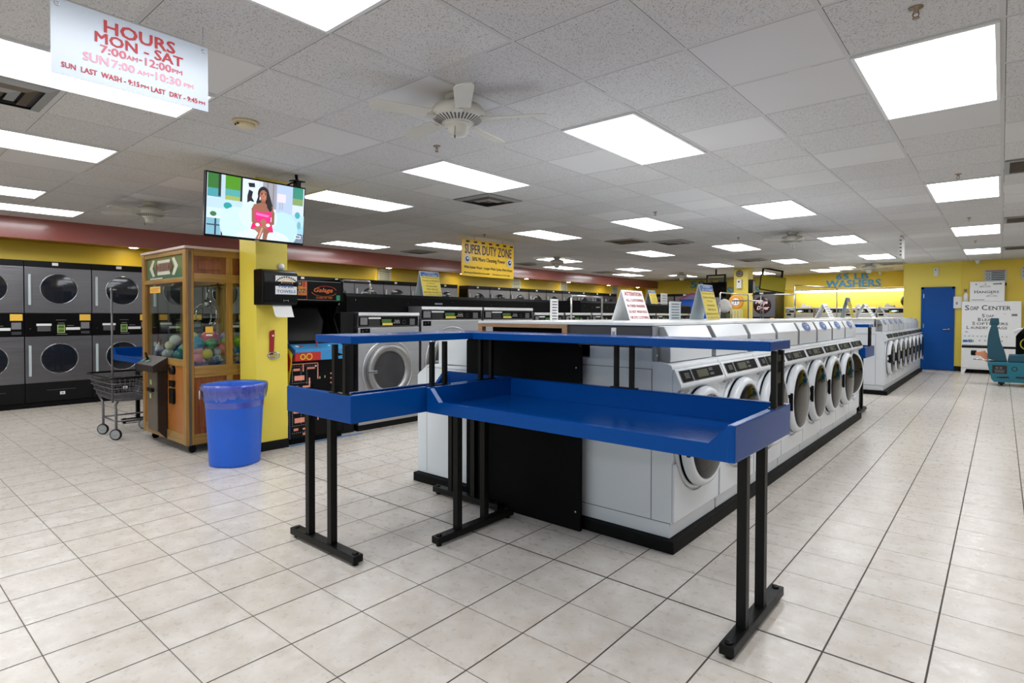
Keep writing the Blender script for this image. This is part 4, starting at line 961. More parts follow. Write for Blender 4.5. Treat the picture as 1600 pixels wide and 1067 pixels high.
R('post', (176, 200, 226), .13, .17, 0, .40); R('shrub', (76, 140, 30), .17, .315, 0, .22); R('water', (80, 160, 160), .17, .315, .22, .34); R('lawn', (150, 170, 90), .17, .315, .33, .41); R('window jamb', (24, 30, 24), .315, .335, 0, .42)
R('left white wall', (206, 216, 240), .335, .50, 0, .62); Pg('black painting', (20, 26, 34), (.39, .06), (.455, .05), (.46, .12), (.40, .13)); Pg('black brush stroke', (20, 26, 34), (.40, .17), (.44, .20), (.43, .30), (.47, .40), (.42, .36), (.385, .40), (.385, .28))
R('curtain', (150, 150, 160), .54, .69, 0, .45); R('curtain fold', (128, 128, 138), .58, .60, 0, .45); R('curtain fold two', (124, 124, 134), .645, .66, 0, .45)
R('right wall', (170, 188, 224), .69, .865, 0, .5); R('lamp shade', (214, 206, 222), .695, .79, .16, .31); R('lamp leg', (150, 140, 130), .725, .732, .31, .44); R('lamp leg two', (150, 140, 130), .75, .757, .31, .44)
R('painting', (40, 130, 110), .865, .985, 0, .20); R('painting gold', (120, 150, 90), .865, .985, .20, .32); R('sofa back', (178, 206, 230), 0, .34, .40, .62); R('sofa seat', (196, 222, 242), 0, .36, .56, .72); Dk('teal cushion', (40, 150, 150), .195, .50, .04, .055)
R('table side', (120, 170, 190), 0, .13, .72, 1); R('table top', (210, 226, 236), 0, .14, .70, .73); R('table leg', (30, 36, 44), .075, .09, .73, 1); R('table leg two', (30, 36, 44), .135, .15, .73, 1); R('table dark', (40, 60, 80), 0, .14, .83, .85); Dk('bowl', (60, 110, 70), .06, .66, .03, .04)
R('right sofa', (170, 206, 232), .70, 1, .50, .78); Dk('teal cushion right', (60, 160, 170), .925, .50, .03, .06); R('side unit', (150, 196, 214), .82, 1, .70, .84); R('side unit shade', (40, 60, 80), .86, .985, .84, .87); R('rug', (110, 124, 140), .84, 1, .87, 1); Dk('vase', (110, 170, 180), .945, .68, .022, .07)
Dk('arm chair left', (190, 222, 246), .28, .80, .16, .30); Dk('arm chair right', (176, 212, 240), .76, .80, .17, .32); Dk('arm chair back', (200, 226, 248), .50, .62, .20, .26); Dk('chair cushion', (206, 232, 250), .56, .98, .28, .16)
Dk('hair', (24, 18, 22), .545, .22, .060, .135); Pg('long hair', (26, 20, 24), (.50, .20), (.47, .38), (.50, .44), (.56, .40), (.62, .50), (.645, .40), (.605, .20))
Pg('neck', (132, 82, 62), (.525, .32), (.565, .32), (.575, .42), (.515, .42)); Pg('shoulders', (146, 92, 72), (.425, .50), (.45, .41), (.52, .37), (.58, .38), (.645, .42), (.665, .52), (.64, .60), (.44, .60))
Dk('face', (154, 98, 78), .543, .245, .040, .098); Dk('cheek light', (184, 124, 100), .548, .25, .020, .05); Pg('brow', (50, 30, 26), (.515, .20), (.537, .198), (.537, .21), (.515, .214)); Pg('brow two', (50, 30, 26), (.552, .198), (.574, .20), (.574, .212), (.552, .21)); Dk('eye', (30, 22, 22), .527, .225, .007, .008); Dk('eye two', (30, 22, 22), .562, .225, .007, .008); Dk('mouth', (190, 90, 100), .545, .30, .014, .013); Pg('nose', (128, 80, 62), (.541, .235), (.549, .235), (.554, .272), (.537, .272))
Pg('hair lock', (26, 20, 24), (.575, .17), (.61, .28), (.64, .46), (.62, .52), (.585, .44), (.575, .30)); Dk('earring', (220, 214, 206), .508, .30, .006, .03)
Pg('pink top', (230, 30, 120), (.455, .50), (.51, .53), (.56, .53), (.625, .50), (.63, .74), (.45, .74)); Pg('pink shine', (250, 110, 180), (.47, .55), (.61, .57), (.60, .61), (.475, .59)); Pg('pink skirt', (216, 20, 100), (.44, .72), (.64, .72), (.66, .86), (.58, .88), (.42, .84))
Pg('arm', (142, 90, 70), (.425, .48), (.455, .52), (.46, .68), (.53, .72), (.50, .76), (.43, .72)); Pg('arm two', (136, 86, 66), (.665, .50), (.635, .54), (.635, .68), (.56, .72), (.60, .76), (.665, .72)); Dk('hands', (160, 104, 82), .55, .70, .030, .055); Dk('bracelet', (226, 220, 220), .49, .755, .022, .03); Dk('bracelet two', (226, 220, 220), .60, .745, .022, .03)
Pg('crossed leg', (156, 102, 82), (.44, .82), (.56, .74), (.60, .78), (.54, .90), (.52, 1), (.47, 1), (.50, .90)); Pg('lower leg', (136, 86, 68), (.56, .80), (.63, .84), (.60, .90), (.59, 1), (.545, 1), (.55, .90)); Pg('leg shine', (216, 170, 150), (.535, .80), (.545, .80), (.505, 1), (.495, 1))
R('logo box', (230, 236, 244), .90, .965, .86, .925); R('logo box inside', (120, 140, 160), .907, .958, .87, .915)
f.obj('screen_picture', t, 'lit picture of a seated woman in a pink dress')
obj('bezel_mark', BX(.0, .0015, -.02, .02, -Hh / 2 + .002, -Hh / 2 + .011), CHROME, t)
g = B().tube([(-.06, .05, .12), (-.06, .33, .30), (-.06, .38, .32)], .007, 8).box(-.10, -.04, .37, .42, .26, .33, .004).box(-.12, -.02, .34, .45, .325, .335).tube([(-.07, .395, .32), (-.10, .395, .40)], .014, 8)
obj('ceiling_bracket', g, GLOSB, t)
tag(obj('wall_bracket', B().box(-5.55, -5.17, 2.70, 2.74, 2.26, 2.30, .003).box(-5.552, -5.53, 2.66, 2.78, 2.18, 2.38), GLOSB), 'black bracket arm holding the television off the yellow column', 'bracket')

# ============================================================ HANGING SIGNS
t = thing('hanging_sign', 'white plastic HOURS sign with red lettering hung from the ceiling', 'sign', (-2.85, .546, 2.288))
obj('sign_board', BX(-.003, .003, 0, .575, 0, .292), SIGNW, t)
letters(t, [('HOURS', .305, .242, .262, .050, RED), ('MON - SAT', .305, .190, .325, .042, RED), ('7:00', .205, .146, .09, .032, mat('faded red print', (196, 90, 108), .5, noise=.05)), ('AM', .272, .142, .04, .018, bpy.data.materials['faded red print']), ('-', .303, .146, .012, .005, bpy.data.materials['faded red print']), ('12:00', .370, .146, .10, .032, bpy.data.materials['faded red print']), ('PM', .445, .142, .04, .018, bpy.data.materials['faded red print']),
            ('SUN', .145, .098, .085, .034, PINKP), ('7:00', .24, .098, .082, .032, PINKP), ('AM', .312, .094, .044, .018, PINKP), ('-', .346, .098, .012, .005, PINKP), ('10:30', .41, .098, .10, .034, PINKP), ('PM', .492, .094, .04, .018, PINKP),
            ('SUN  LAST  WASH - 9:15', .165, .040, .265, .021, RED), ('PM', .318, .037, .03, .013, RED), ('LAST  DRY - 9:45', .435, .036, .185, .021, RED), ('PM', .547, .033, .026, .013, RED)], (.0035, 0, 0), Y_, Z_, bold=.028)
g = B()
for y in (.02, .555): g.tube([(.004 + 0 * k, y + .008 * math.cos(2 * PI * k / 14), .272 + .008 * math.sin(2 * PI * k / 14)) for k in range(14)], .0018, 6, True).tube([(0, y, .28), (0, y, .384)], .0015, 6)
obj('hanger_ring', g, CHROME, t)

t = thing('hanging_sign', 'yellow SUPER DUTY ZONE sign hung from the ceiling', 'sign', (-6.9, 6.665, 2.0))
obj('sign_board', BX(-.004, .004, 0, 1.32, 0, .62), SIGNY, t)
f = Flat((.0045, 0, 0), Y_, Z_, .001).rects(INK, [(.10 + .185 * k, .185 + .185 * k, .565, .595) for k in range(7)])
for u in (.13, 1.20): f.disc(PAPER, u, .285, .075).ring(GRINK, u, .285, .066, .060, 24).disc(NAVY, u, .285, .045).disc(PAPER, u + .008, .295, .02)
f.obj('sign_graphics', t)
letters(t, [('SUPER DUTY ZONE', .665, .455, 1.18, .16, NAVY), ('50% More Cleaning Power', .665, .285, .84, .085, INK), ('With Hotter Water - Longer Wash Cycles, More Rinses', .665, .145, 1.22, .058, INK), ('shreveportlaundrymat.com', .36, .055, .62, .045, INK), ('Download our Free App', .98, .052, .46, .036, INK)], (.006, 0, 0), Y_, Z_, bold=.012)
g = B()
for y in (.30, 1.02): g.tube([(0, y, .61), (0, y, .672)], .004, 6)
obj('hanger_wire', g, GRINK, t)
t = thing('hanging_sign', 'narrow white notice hung edge on from the ceiling over the far washers', 'sign', (-1.29, 11.2, 2.30))
obj('sign_board', BX(-.02, .02, 0, .32, 0, .34), PAPER, t)
Flat((.0, -.001, 0), X_, Z_, .001).rects(GRINK, [(-.014, .014, .04 + .06 * k, .06 + .06 * k) for k in range(5)]).obj('sign_print', t)
obj('hanger_wire', B().tube([(0, .03, .34), (0, .03, .374)], .003, 6).tube([(0, .29, .34), (0, .29, .374)], .003, 6), GRINK, t)

# tent signs
def tent(label, loc, L, Ht, S, kind, rotz=0.):
    """ridge along y, printed face toward +x"""
    t = thing('tent_sign', label, 'tent sign', loc, rotz, 'folded tent signs on the machines'); th = .003
    a = math.atan2(S / 2, Ht); n = Vector((math.cos(a), 0, math.sin(a))); V = Vector((-S / 2, 0, Ht)).normalized(); hl = math.hypot(S / 2, Ht)
    bd = {'attn': WHITP, 'blue': PAPERG, 'plain': PAPER, 'grey': PAPERG}[kind]
    g = B().prism([(S / 2, 0), (S / 2 + th, 0), (th * .5, Ht), (-th * .5, Ht)], 'y', 0, L).prism([(-S / 2 - th, 0), (-S / 2, 0), (th * .5, Ht - .001), (-th * .5, Ht)], 'y', 0, L)
    obj('board', g, bd, t)
    O = Vector((S / 2 + th, 0, 0))
    if kind == 'attn':
        letters(t, [('ATTENTION', L / 2, hl * .88, L * .82, hl * .13, RED), ('ALL CUSTOMERS', L / 2, hl * .67, L * .84, hl * .09, RED), ('IN THESE WASHERS', L / 2, hl * .48, L * .86, hl * .09, RED), ('DO NOT WASH RUGS', L / 2, hl * .29, L * .88, hl * .09, RED), ('OR DYE CLOTHING', L / 2, hl * .10, L * .9, hl * .09, RED)], O, Y_, V, bold=.02)
    elif kind == 'blue':
        Flat(O, Y_, V, .0009).rect(YPAP, .01, L - .01, .006, hl - .008).rect(BHEAD, .012, L - .012, hl * .80, hl - .01).obj('printed_face', t, 'yellow notice with blue heading')
        letters(t, [('ATTENTION', L / 2, hl * .93, L * .5, hl * .055, PAPER), ('ALL CUSTOMERS', L / 2, hl * .845, L * .75, hl * .055, PAPER), ('Do Not Leave Any', L / 2, hl * .74, L * .85, hl * .06, INK), ('Clothes in Washers', L / 2, hl * .63, L * .88, hl * .06, INK), ('or Dryers', L / 2, hl * .52, L * .4, hl * .06, INK), ('Unattended', L / 2, hl * .41, L * .55, hl * .06, INK), ('THEY WILL BE', L / 2, hl * .28, L * .6, hl * .06, INK), ('REMOVED & MOVED TO', L / 2, hl * .16, L * .9, hl * .055, INK), ('our Table for Folding', L / 2, hl * .06, L * .85, hl * .045, INK)], O + Vector((.004, 0, 0)), Y_, V)
    else:
        Flat(O, Y_, V, .001).rects(GRINK, [(L * .15, L * .85, hl * (.12 + .16 * k), hl * (.16 + .16 * k)) for k in range(5)]).obj('printed_face', t)
    return t
tent('white ATTENTION tent sign with red print on the counter', (-2.385, 4.10, 1.305), .345, .25, .17, 'attn')
tent('tall yellow and blue tent sign on the counter behind the ATTENTION sign', (-2.47, 5.85, 1.305), .37, .375, .19, 'blue')
tent('yellow and blue tent sign on the black steel washer enclosure', (-6.14, 5.13, 1.60), .345, .345, .17, 'blue')
tent('small yellow and blue tent sign on the dark far enclosure', (-6.14, 11.75, 1.60), .35, .31, .16, 'blue')
tent('white tent sign standing before the alcove, beside the tall rack post', (-2.6, 11.9, 1.305), .40, .27, .26, 'plain')
tent('yellow tent sign seen almost edge on, on the far counter', (-2.45, 13.2, 1.305), .38, .42, .20, 'blue')
tent('white tent sign with many lines on the far counter', (-2.25, 13.9, 1.305), .42, .30, .34, 'plain')
tent('narrow open tent sign near the end of the far counter', (-2.2, 15.6, 1.305), .30, .26, .30, 'grey')
def placard(label, loc, w, h, m, rows=5, rz=0.):
    t = thing('placard', label, 'placard', loc, rz, 'upright placards on the machines')
    obj('card', B().box(-.003, .003, 0, w, 0, h).box(-.03, .03, w * .2, w * .8, 0, .004), m, t)
    Flat((.0035, 0, 0), Y_, Z_, .001).rects(GRINK, [(w * .15, w * .85, h * (.08 + .9 / rows * k), h * (.08 + .9 / rows * k) + h * .05) for k in range(rows)]).obj('printed_face', t); return t
placard('narrow white placard at the near end of the white counter', (-2.40, 3.17, 1.305), .085, .155, PAPER, 7)
placard('grey paper placard between the two tent signs on the counter', (-2.40, 5.02, 1.305), .24, .175, PAPERG, 6)
placard('white printed card beside the small yellow tent sign', (-6.1, 12.3, 1.60), .34, .26, PAPER, 4)
placard('pinkish card beside the yellow tent sign on the far counter', (-2.35, 13.65, 1.305), .22, .22, mat('pale pink card', (214, 200, 186), .7, noise=.03), 4)

# notices on the yellow wall above the dryers
for y, h, lab in ((7.93, .30, 'first from the yellow column'), (12.62, .30, 'beside the lamp after the SUPER DUTY ZONE sign'), (14.98, .30, 'third along the wall'), (18.2, .32, 'last before the back wall')):
    t = thing('wall_notice', 'grey printed notice above the dryers, ' + lab, 'notice', (-10.95, y, 2.105), group='notices above the dryers')
    obj('sheet', BX(0, .004, 0, .38, 0, h - .01), PAPERG, t)
    Flat((.0045, 0, 0), Y_, Z_, .001).rects(GRINK, [(.05, .33, .03 + .045 * k, .045 + .045 * k) for k in range(5)]).obj('print', t)
# big cut letters
tag(obj('wall_lettering', text_mesh([('65 LB', -3.57, 2.565, .88, .175, CYAN2), ('WASHERS', -3.55, 2.345, 1.48, .215, CYAN2)], (0, 20.145, 0), X_, Z_, .012, .035), None), 'cut out blue 65 LB WASHERS letters on the alcove ledge', 'wall lettering')
tag(obj('wall_lettering', text_mesh([('50 LB', -8.35, 2.50, 1.35, .24, CYAN), ('WASHERS', -7.45, 2.24, 1.9, .24, CYAN)], (0, 20.69, 0), X_, Z_, .012, .035), None), 'cyan 50 LB WASHERS letters on the back wall', 'wall lettering')
# ============================================================ WIRE CART AND RACKS
def laundry_cart(label, loc, rz=0., rack=True):
    t = thing('laundry_cart', label, 'laundry cart', loc, rz, 'wire laundry carts'); L, Wd = .92, .50; x0, x1, y0, y1 = -L / 2, L / 2, -Wd / 2, Wd / 2
    def rr(k, z, r=.05):
        p = []
        for cx, cy, a0 in ((x1 - k, y1 - k, 0), (x0 + k, y1 - k, PI / 2), (x0 + k, y0 + k, PI), (x1 - k, y0 + k, 1.5 * PI)):
            for i in range(4): a = a0 + PI / 2 * i / 3; p.append((cx - r * (1 if cx > 0 else -1) * 1 + r * math.cos(a), cy - r * (1 if cy > 0 else -1) + r * math.sin(a), z))
        return p
    g = B().tube(rr(.0, .66), .011, 8, True); obj('rim', g, GLOSB, t, 'black rim')
    g = B(); lv = [(.008, .60), (.025, .545), (.045, .485), (.065, .43)]
    for k, z in lv: g.tube(rr(k, z), .0045, 6, True)
    top, bot = rr(.0, .655), rr(.08, .405)
    def lerp_ring(pts, n):
        P = [Vector(p) for p in pts]; P.append(P[0]); d = [0]
        for a, b in zip(P, P[1:]): d.append(d[-1] + (b - a).length)
        out = []
        for i in range(n):
            s = d[-1] * i / n
            for j in range(len(P) - 1):
                if d[j + 1] >= s: out.append(P[j].lerp(P[j + 1], (s - d[j]) / max(1e-9, d[j + 1] - d[j]))); break
        return out
    for a, b in zip(lerp_ring(top, 52), lerp_ring(bot, 52)): g.tube([a, b], .0026, 5)
    for i in range(18): x = x0 + .09 + i * (L - .18) / 17; g.tube([(x, y0 + .08, .405), (x, y1 - .08, .405)], .0026, 5)
    for i in range(9): y = y0 + .09 + i * (Wd - .18) / 8; g.tube([(x0 + .08, y, .403), (x1 - .08, y, .403)], .0026, 5)
    g.tube(rr(.08, .405), .005, 6, True)
    obj('basket', g, WIRE, t, 'grey wire basket')
    g = B(); fx0, fx1, fy0, fy1 = -.02, .44, -.20, .20
    for y in (fy0, fy1):
        g.tube([(fx0 - .30 + .0, y * .8, .395), (fx0 - .03, y, .37), (fx0, y, .32), (fx0, y, .115)], .012, 8).tube([(fx1 - .1, y * .8, .395), (fx1 - .02, y, .37), (fx1, y, .32), (fx1, y, .115)], .012, 8)
        g.tube([(fx0, y, .20), (fx1, y, .20)], .009, 8)
    for x in (fx0, fx1): g.tube([(x, fy0, .20), (x, fy1, .20)], .009, 8)
    obj('frame', g, WIRE, t)
    for x in (fx0, fx1):
        for y in (fy0, fy1):
            c = obj('caster', B().prism([(x - .005, y - .022), (x + .01, y - .015), (x - .022, y + .02), (x - .037, y + .012)], 'z', .118, .126).box(x - .018, x - .010, y - .004, y + .004, .055, .12), CHROME, t)
            Rz = Matrix.Rotation(.75, 3, 'Z'); g = B().use(GLOSB).lathe([(.048, -.012), (.0575, -.011), (.0597, -.006), (.0597, .006), (.0575, .011), (.048, .012)], (x - .014, y, .0599), 'y', 28, cap=False, rot=Rz)
            g.use(GREYP).lathe([(0, -.0125), (.014, -.0125), (.016, -.009), (.040, -.009), (.048, -.012)], (x - .014, y, .0599), 'y', 28, rot=Rz).lathe([(.048, .012), (.040, .009), (.016, .009), (.014, .0125), (0, .0125)], (x - .014, y, .0599), 'y', 28, rot=Rz)
            obj('wheel', g, None, c, 'black tyre on a grey hub')
    if rack:
        obj('hanging_pole', B().tube([(.40, y0 + .03, .40), (.40, y0 + .03, 1.62)], .010, 8).tube([(.40, y0 + .03, 1.60), (.50, y0 + .05, 1.60)], .008, 8).tube([(.38, y0 + .02, 1.60), (.40, y0 + .03, 1.60)], .010, 8), WIRE, t, 'tall pole with cross bar')
    return t
laundry_cart('grey wire laundry cart with a tall hanging pole, left of the crane game', (-7.66, 2.10, 0), 0)
def rack(label, pts, r=.014):
    """free standing chrome garment rail on casters: pts = two base points and height"""
    (xa, ya), (xb, yb), h = pts; t = thing('garment_rack', label, 'garment rack', ((xa + xb) / 2, (ya + yb) / 2, 0), group='chrome garment racks'); ax, ay = (xa - xb) / 2, (ya - yb) / 2
    L = math.hypot(ax, ay); ux, uy = ax / L, ay / L; px, py = -uy * .22, ux * .22
    g = B().tube([(ax, ay, .12), (ax, ay, h - .03), (ax * .97, ay * .97, h), (-ax * .97, -ay * .97, h), (-ax, -ay, h - .03), (-ax, -ay, .12)], r, 10)
    obj('rail', g, CHROME, t)
    g = B()
    for s in (1, -1): g.tube([(s * ax + px, s * ay + py, .12), (s * ax - px, s * ay - py, .12)], r, 8)
    g.tube([(ax, ay, .12), (-ax, -ay, .12)], r, 8); obj('base_frame', g, CHROME, t)
    for s in (1, -1):
        for q in (1, -1): obj('caster', B().lathe([(.04, -.01), (.042, 0), (.04, .01)], (s * ax + q * px, s * ay + q * py, .042), 'y', 18).box(s * ax + q * px - .01, s * ax + q * px + .01, s * ay + q * py - .013, s * ay + q * py + .013, .042, .12), GLOSB, t)
    return t
rack('chrome garment rack in the dryer aisle beside the arcade cabinet', ((-8.0, 5.13), (-8.0, 5.65), 1.885))
rack('chrome garment rack behind the narrow white placard', ((-4.35, 6.20), (-4.35, 6.95), 1.60))
rack('chrome garment rack between the tall yellow tent sign and the clock column', ((-4.3, 11.25), (-4.3, 12.9), 1.80))
rack('low chrome garment rack in front of the first one by the clock column', ((-4.7, 13.0), (-4.2, 13.6), 1.68))
rack('tallest chrome garment rack, before the 65 LB WASHERS letters', ((-4.15, 16.0), (-3.6, 18.2), 2.14))
rack('chrome garment rack standing before the mega dryer and alcove', ((-4.75, 15.2), (-3.95, 15.3), 1.88))

# ============================================================ BACK OF THE ROOM
def mega(x, label, text):
    t = thing('mega_dryer', label, 'dryer', (x, 19.6, 0), group='mega dryers on the back wall'); w = .42
    obj('cabinet', BX(-w, w, .012, .95, 0, 2.12, .004), BLACK, t)
    d = obj('door', BX(-w + .01, w - .01, 0, .014, 1.30, 2.03, .003), STEEL, t, 'brushed steel door')
    obj('door_window', B().lathe([(.285, -.004), (.27, -.014), (0, -.016)], (0, 0, 1.68), 'y', 40), mat('maroon window disc', (44, 14, 22), .25, noise=.1), d, 'dark maroon round window')
    obj('top_band', BX(-w, w, -.002, .012, 2.03, 2.12), BLACK, t); obj('lower_panel', BX(-w, w, -.002, .012, .95, 1.28), GLOSB, t); obj('lower_door', BX(-w + .01, w - .01, 0, .014, .1, .93, .003), STEEL, t)
    obj('badge', BX(-.09, .03, -.004, -.001, 2.055, 2.10), PAPERG, t); obj('price_tag', BX(w - .16, w - .03, -.004, -.001, 1.18, 1.27), OPAP, t)
    letters(t, text, (0, -.018, 0), X_, Z_, 'window_lettering', bold=.03)
    return t
MEGA = [('Mega', -.02, 1.77, .38, .13, PINKW, .25), ('Dryer', .03, 1.58, .38, .15, PINKW, .25)]
mega(-9.62, 'mega dryer in the far corner, mostly behind the small tent sign', MEGA); mega(-8.75, 'mega dryer on the back wall behind the grey placard', MEGA); mega(-7.88, 'mega dryer on the back wall behind the tall yellow tent sign', MEGA)
mega(-6.08, 'mega dryer with pink Mega Dryer script right of the clock column', MEGA)
for i in range(4):
    s = steel_washer('large washer below the 65 LB WASHERS letters, %s from the mega dryer' % NTH[i], (-5.36 + .845 * i, 19.62, 0), .84, 1.60, .85, .36, 'large washers in the alcove') if i == 0 else dup(s0, (-5.36 + .845 * i, 19.62, 0), 'large washer below the 65 LB WASHERS letters, %s from the mega dryer' % NTH[i])
    if i == 0: s.rotation_euler = (0, 0, -PI / 2); s0 = s
LB = mat('lit blue white badge', (190, 225, 255), .4, emit=.6, noise=.02)
for i, r_ in enumerate([s0] + [o for o in bpy.data.objects if o.name.startswith('washing_machine') and o.get('group') == 'large washers in the alcove' and o is not s0]):
    obj('lit_badge', B().lathe([(.075, .006), (.06, .010), (0, .011)], (0, .43, 1.49), 'x', 24, sy=.32), LB, r_, 'lit blue white badge')
tag(obj('bin_bag', B().ball((0, 0, 0), 1, 3), GLOSB, loc=(-2.12, 20.0, 1.79)), 'stuffed black bin bag on the last alcove washer', 'bin bag')
o = bpy.data.objects['bin_bag']; o.scale = (.165, .22, .19)
for x, lab in ((-4.85, 'open pale box on top of the alcove washers by the corner'), (-3.3, 'low white tray on the alcove washers under the letters'), (-2.55, 'white jug shape beside the black bin bag')):
    tag(obj('storage_box', B().box(-.12, .12, -.1, .1, 0, .07, .01).box(-.10, -.03, -.05, .05, .07, .12, .01), PAPER, loc=(x, 20.0, 1.60)), lab, 'box')
# items around the clock column
t = thing('wall_clock', 'round dark clock high on the clock column', 'clock', (-5.68, 16.3, 2.52)); obj('clock_case', B().lathe([(.095, 0), (.095, -.03), (.08, -.035)], axis='y', n=32), BRONZ, t); obj('clock_face', B().lathe([(.08, -.034), (0, -.036)], axis='y', n=32), GRINK, t)
t = thing('soap_dispenser', 'white dispenser on the clock column under the clock', 'dispenser', (-5.67, 16.3, 2.10)); obj('casing', BX(-.07, .07, -.09, 0, 0, .26, .02), WHITP, t); obj('sensor_window', BX(-.02, .02, -.094, -.088, .17, .21), GLOSB, t)
t = thing('pay_telephone', 'black telephone on the side of the clock column', 'telephone', (-5.44, 16.42, 1.95)); obj('body', BX(0, .12, -.12, .10, .02, .40, .012), GLOSB, t); obj('handset', B().tube([(.14, -.08, .06), (.155, -.08, .2), (.14, -.08, .34)], .025, 8), GREYP, t); obj('cord', B().tube([(.13, -.08, .06), (.16, -.06, -.08), (.12, .0, -.14), (.06, .04, -.02)], .010, 8), GLOSB, t)
t = thing('prize_stand', 'tall striped stand with a round orange sign beside the clock column', 'prize stand', (-5.62, 15.9, 0))
obj('sign_disc', B().lathe([(.20, 0), (.20, -.04), (.17, -.05)], (0, 0, 1.72), 'y', 32), mat('orange sign disc', (216, 150, 60), .4, noise=.08), t); obj('sign_mark', Flat((0, -.052, 1.72), X_, Z_, .002).disc(PAPER, 0, 0, .10).rects(GRINK, [(-.05, -.03, -.06, .06), (.02, .04, -.06, .06)]).obj('x', None).data, None, t); bpy.data.objects.remove(bpy.data.objects['x'])
g = B().use(mat('cream stand', (214, 200, 120), .5, noise=.05)).box(-.14, .14, -.10, .12, .0, 1.52, .01).use(GREYP)
for k in range(3): g.box(-.09 + .08 * k, -.07 + .08 * k, -.103, -.098, .2, 1.48)
obj('stand', g, None, t)
t = thing('vending_booth', 'bright blue cabinet with a peaked red edged top left of the clock column', 'vending cabinet', (-6.45, 15.3, 0))
obj('cabinet', BX(-.42, .30, -.2, .3, 0, 1.78, .01), BLUP, t); obj('peaked_roof', B().prism([(-.48, 1.78), (.36, 1.78), (.33, 1.84), (.0, 1.97), (-.1, 1.97), (-.45, 1.84)], 'y', -.24, .33, .004), mat('faded purple roof', (120, 110, 150), .5, noise=.1), t); obj('roof_edge', B().tube([(-.48, -.25, 1.79), (-.1, -.25, 1.95), (.0, -.25, 1.95), (.36, -.25, 1.79)], .014, 8), RED, t)
t = thing('laundry_bag', 'white bag on a tall olive carton before the blue cabinet', 'bag', (-5.2, 13.9, 0)); obj('bag', B().ball((0, 0, 1.57), .15, 3, (1, .9, 1.2)), PAPER, t); obj('carton', BX(-.16, .10, -.14, .14, 0, 1.40, .006), mat('olive carton', (70, 70, 46), .6, noise=.1), t)
def far_tv(loc, rz, label, screen):
    t = thing('television', label, 'television', loc, rz, 'ceiling hung televisions at the back')
    obj('casing', BX(-.36, .36, -.02, .03, -.24, .20, .006), GLOSB, t); obj('screen', BX(-.345, .345, -.024, -.02, -.215, .185), screen, t)
    obj('hanger_frame', B().box(-.30, -.26, .05, .09, -.1, .42).box(.26, .30, .05, .09, -.1, .42).box(-.30, .30, .05, .09, .38, .42).box(-.015, .015, .05, .09, .42, 2.674 - loc[2]), LEGB, t)
    return t
far_tv((-6.35, 16.2, 2.10), -.15, 'dark ceiling hung television behind the tall yellow tent sign', SCR)
far_tv((-4.92, 16.75, 2.25), .75, 'tilted ceiling hung television right of the clock column', mat('screen with painted yellow reflection', (150, 140, 20), .2, noise=.1)).rotation_euler = (-.12, .16, .75)  # yellow reflection is painted into the screen colour

# ============================================================ SOAP CENTRE AND WALL ITEMS
t = thing('vending_machine', 'white SOAP CENTER vending machine against the yellow wall', 'vending machine', (-.73, 17.10, 0))
obj('cabinet', BX(0, 1.07, 0, .34, .10, 1.69, .006), WHITP, t)
obj('upper_door', BX(.01, 1.06, -.012, 0, .655, 1.68, .004), WHITP, t); obj('lower_door', BX(.01, 1.06, -.012, 0, .13, .60, .004), WHITP, t)
g = B().use(BLACK).box(0.01, 1.06, -.004, .0, .603, .652).use(WHITP).prism([(.0, .0), (.06, .0), (.10, .10), (.0, .10)], 'y', -.005, .3).prism([(1.01, .0), (1.07, .0), (1.07, .10), (.97, .10)], 'y', -.005, .3)
obj('base', g, None, t)
letters(t, [('S', .10, 1.545, .075, .115, NAVY), ('OAP', .235, 1.533, .155, .090, INK), ('C', .42, 1.545, .10, .115, INK), ('ENTER', .69, 1.533, .39, .088, INK),
            ('S', .40, 1.36, .05, .075, INK), ('OAP', .52, 1.35, .14, .058, INK), ('B', .33, 1.27, .05, .075, INK), ('LEACH', .53, 1.262, .30, .058, INK), ('S', .225, 1.18, .05, .075, INK), ('OFTENERS', .56, 1.172, .56, .058, INK), ('L', .12, 1.085, .045, .075, INK), ('AUNDRY', .33, 1.077, .32, .058, INK), ('B', .62, 1.085, .045, .075, INK), ('AGS', .74, 1.077, .17, .058, INK)], (0, -.0125, 0), X_, Z_, bold=.012)
f = Flat((0, -.0125, 0), X_, Z_, .001).rects(BHEAD, [(.03, .12, .735, .79), (.13, .165, .735, .80)]).rects(AG, [(.17, .20, .73, .80), (.21, .23, .74, .79)]).rects(INK, [(.07, .12, .975, .985)]).rect(LABEL, .90, 1.0, 1.35, 1.40).disc(RED, .78, 1.40, .008).rect(DGREY, .02, .50, .66, .672)
for k in range(11): f.disc(INK, .07 + .075 * k, .88, .010, n=12)
f.rects(INK, [(.33 + .1 * k, .35 + .1 * k, .77, .79) for k in range(5)]); f.obj('product_labels', t)
t = thing('vending_machine', 'white HANGERS box standing on the soap machine', 'hanger dispenser', (-.585, 17.12, 1.69))
obj('cabinet', BX(0, .63, 0, .30, 0, .465, .005), WHITP, t); obj('front_door', BX(.006, .624, -.01, 0, .006, .459, .003), WHITP, t)
letters(t, [('H', .115, .225, .06, .07, INK), ('ANGERS', .34, .218, .37, .052, INK)], (0, -.0105, 0), X_, Z_, bold=.015)
g = B().use(INK)
for cx, cz in ((.28, .34), (.40, .12)):
    g.tube([(cx - .10, -.012, cz), (cx, -.012, cz + .045), (cx + .10, -.012, cz), (cx - .10, -.012, cz)], .003, 6).tube([(cx, -.012, cz + .045), (cx, -.012, cz + .07), (cx + .012, -.012, cz + .082), (cx - .008, -.012, cz + .09)], .003, 6)
obj('hanger_drawing', g, None, t)
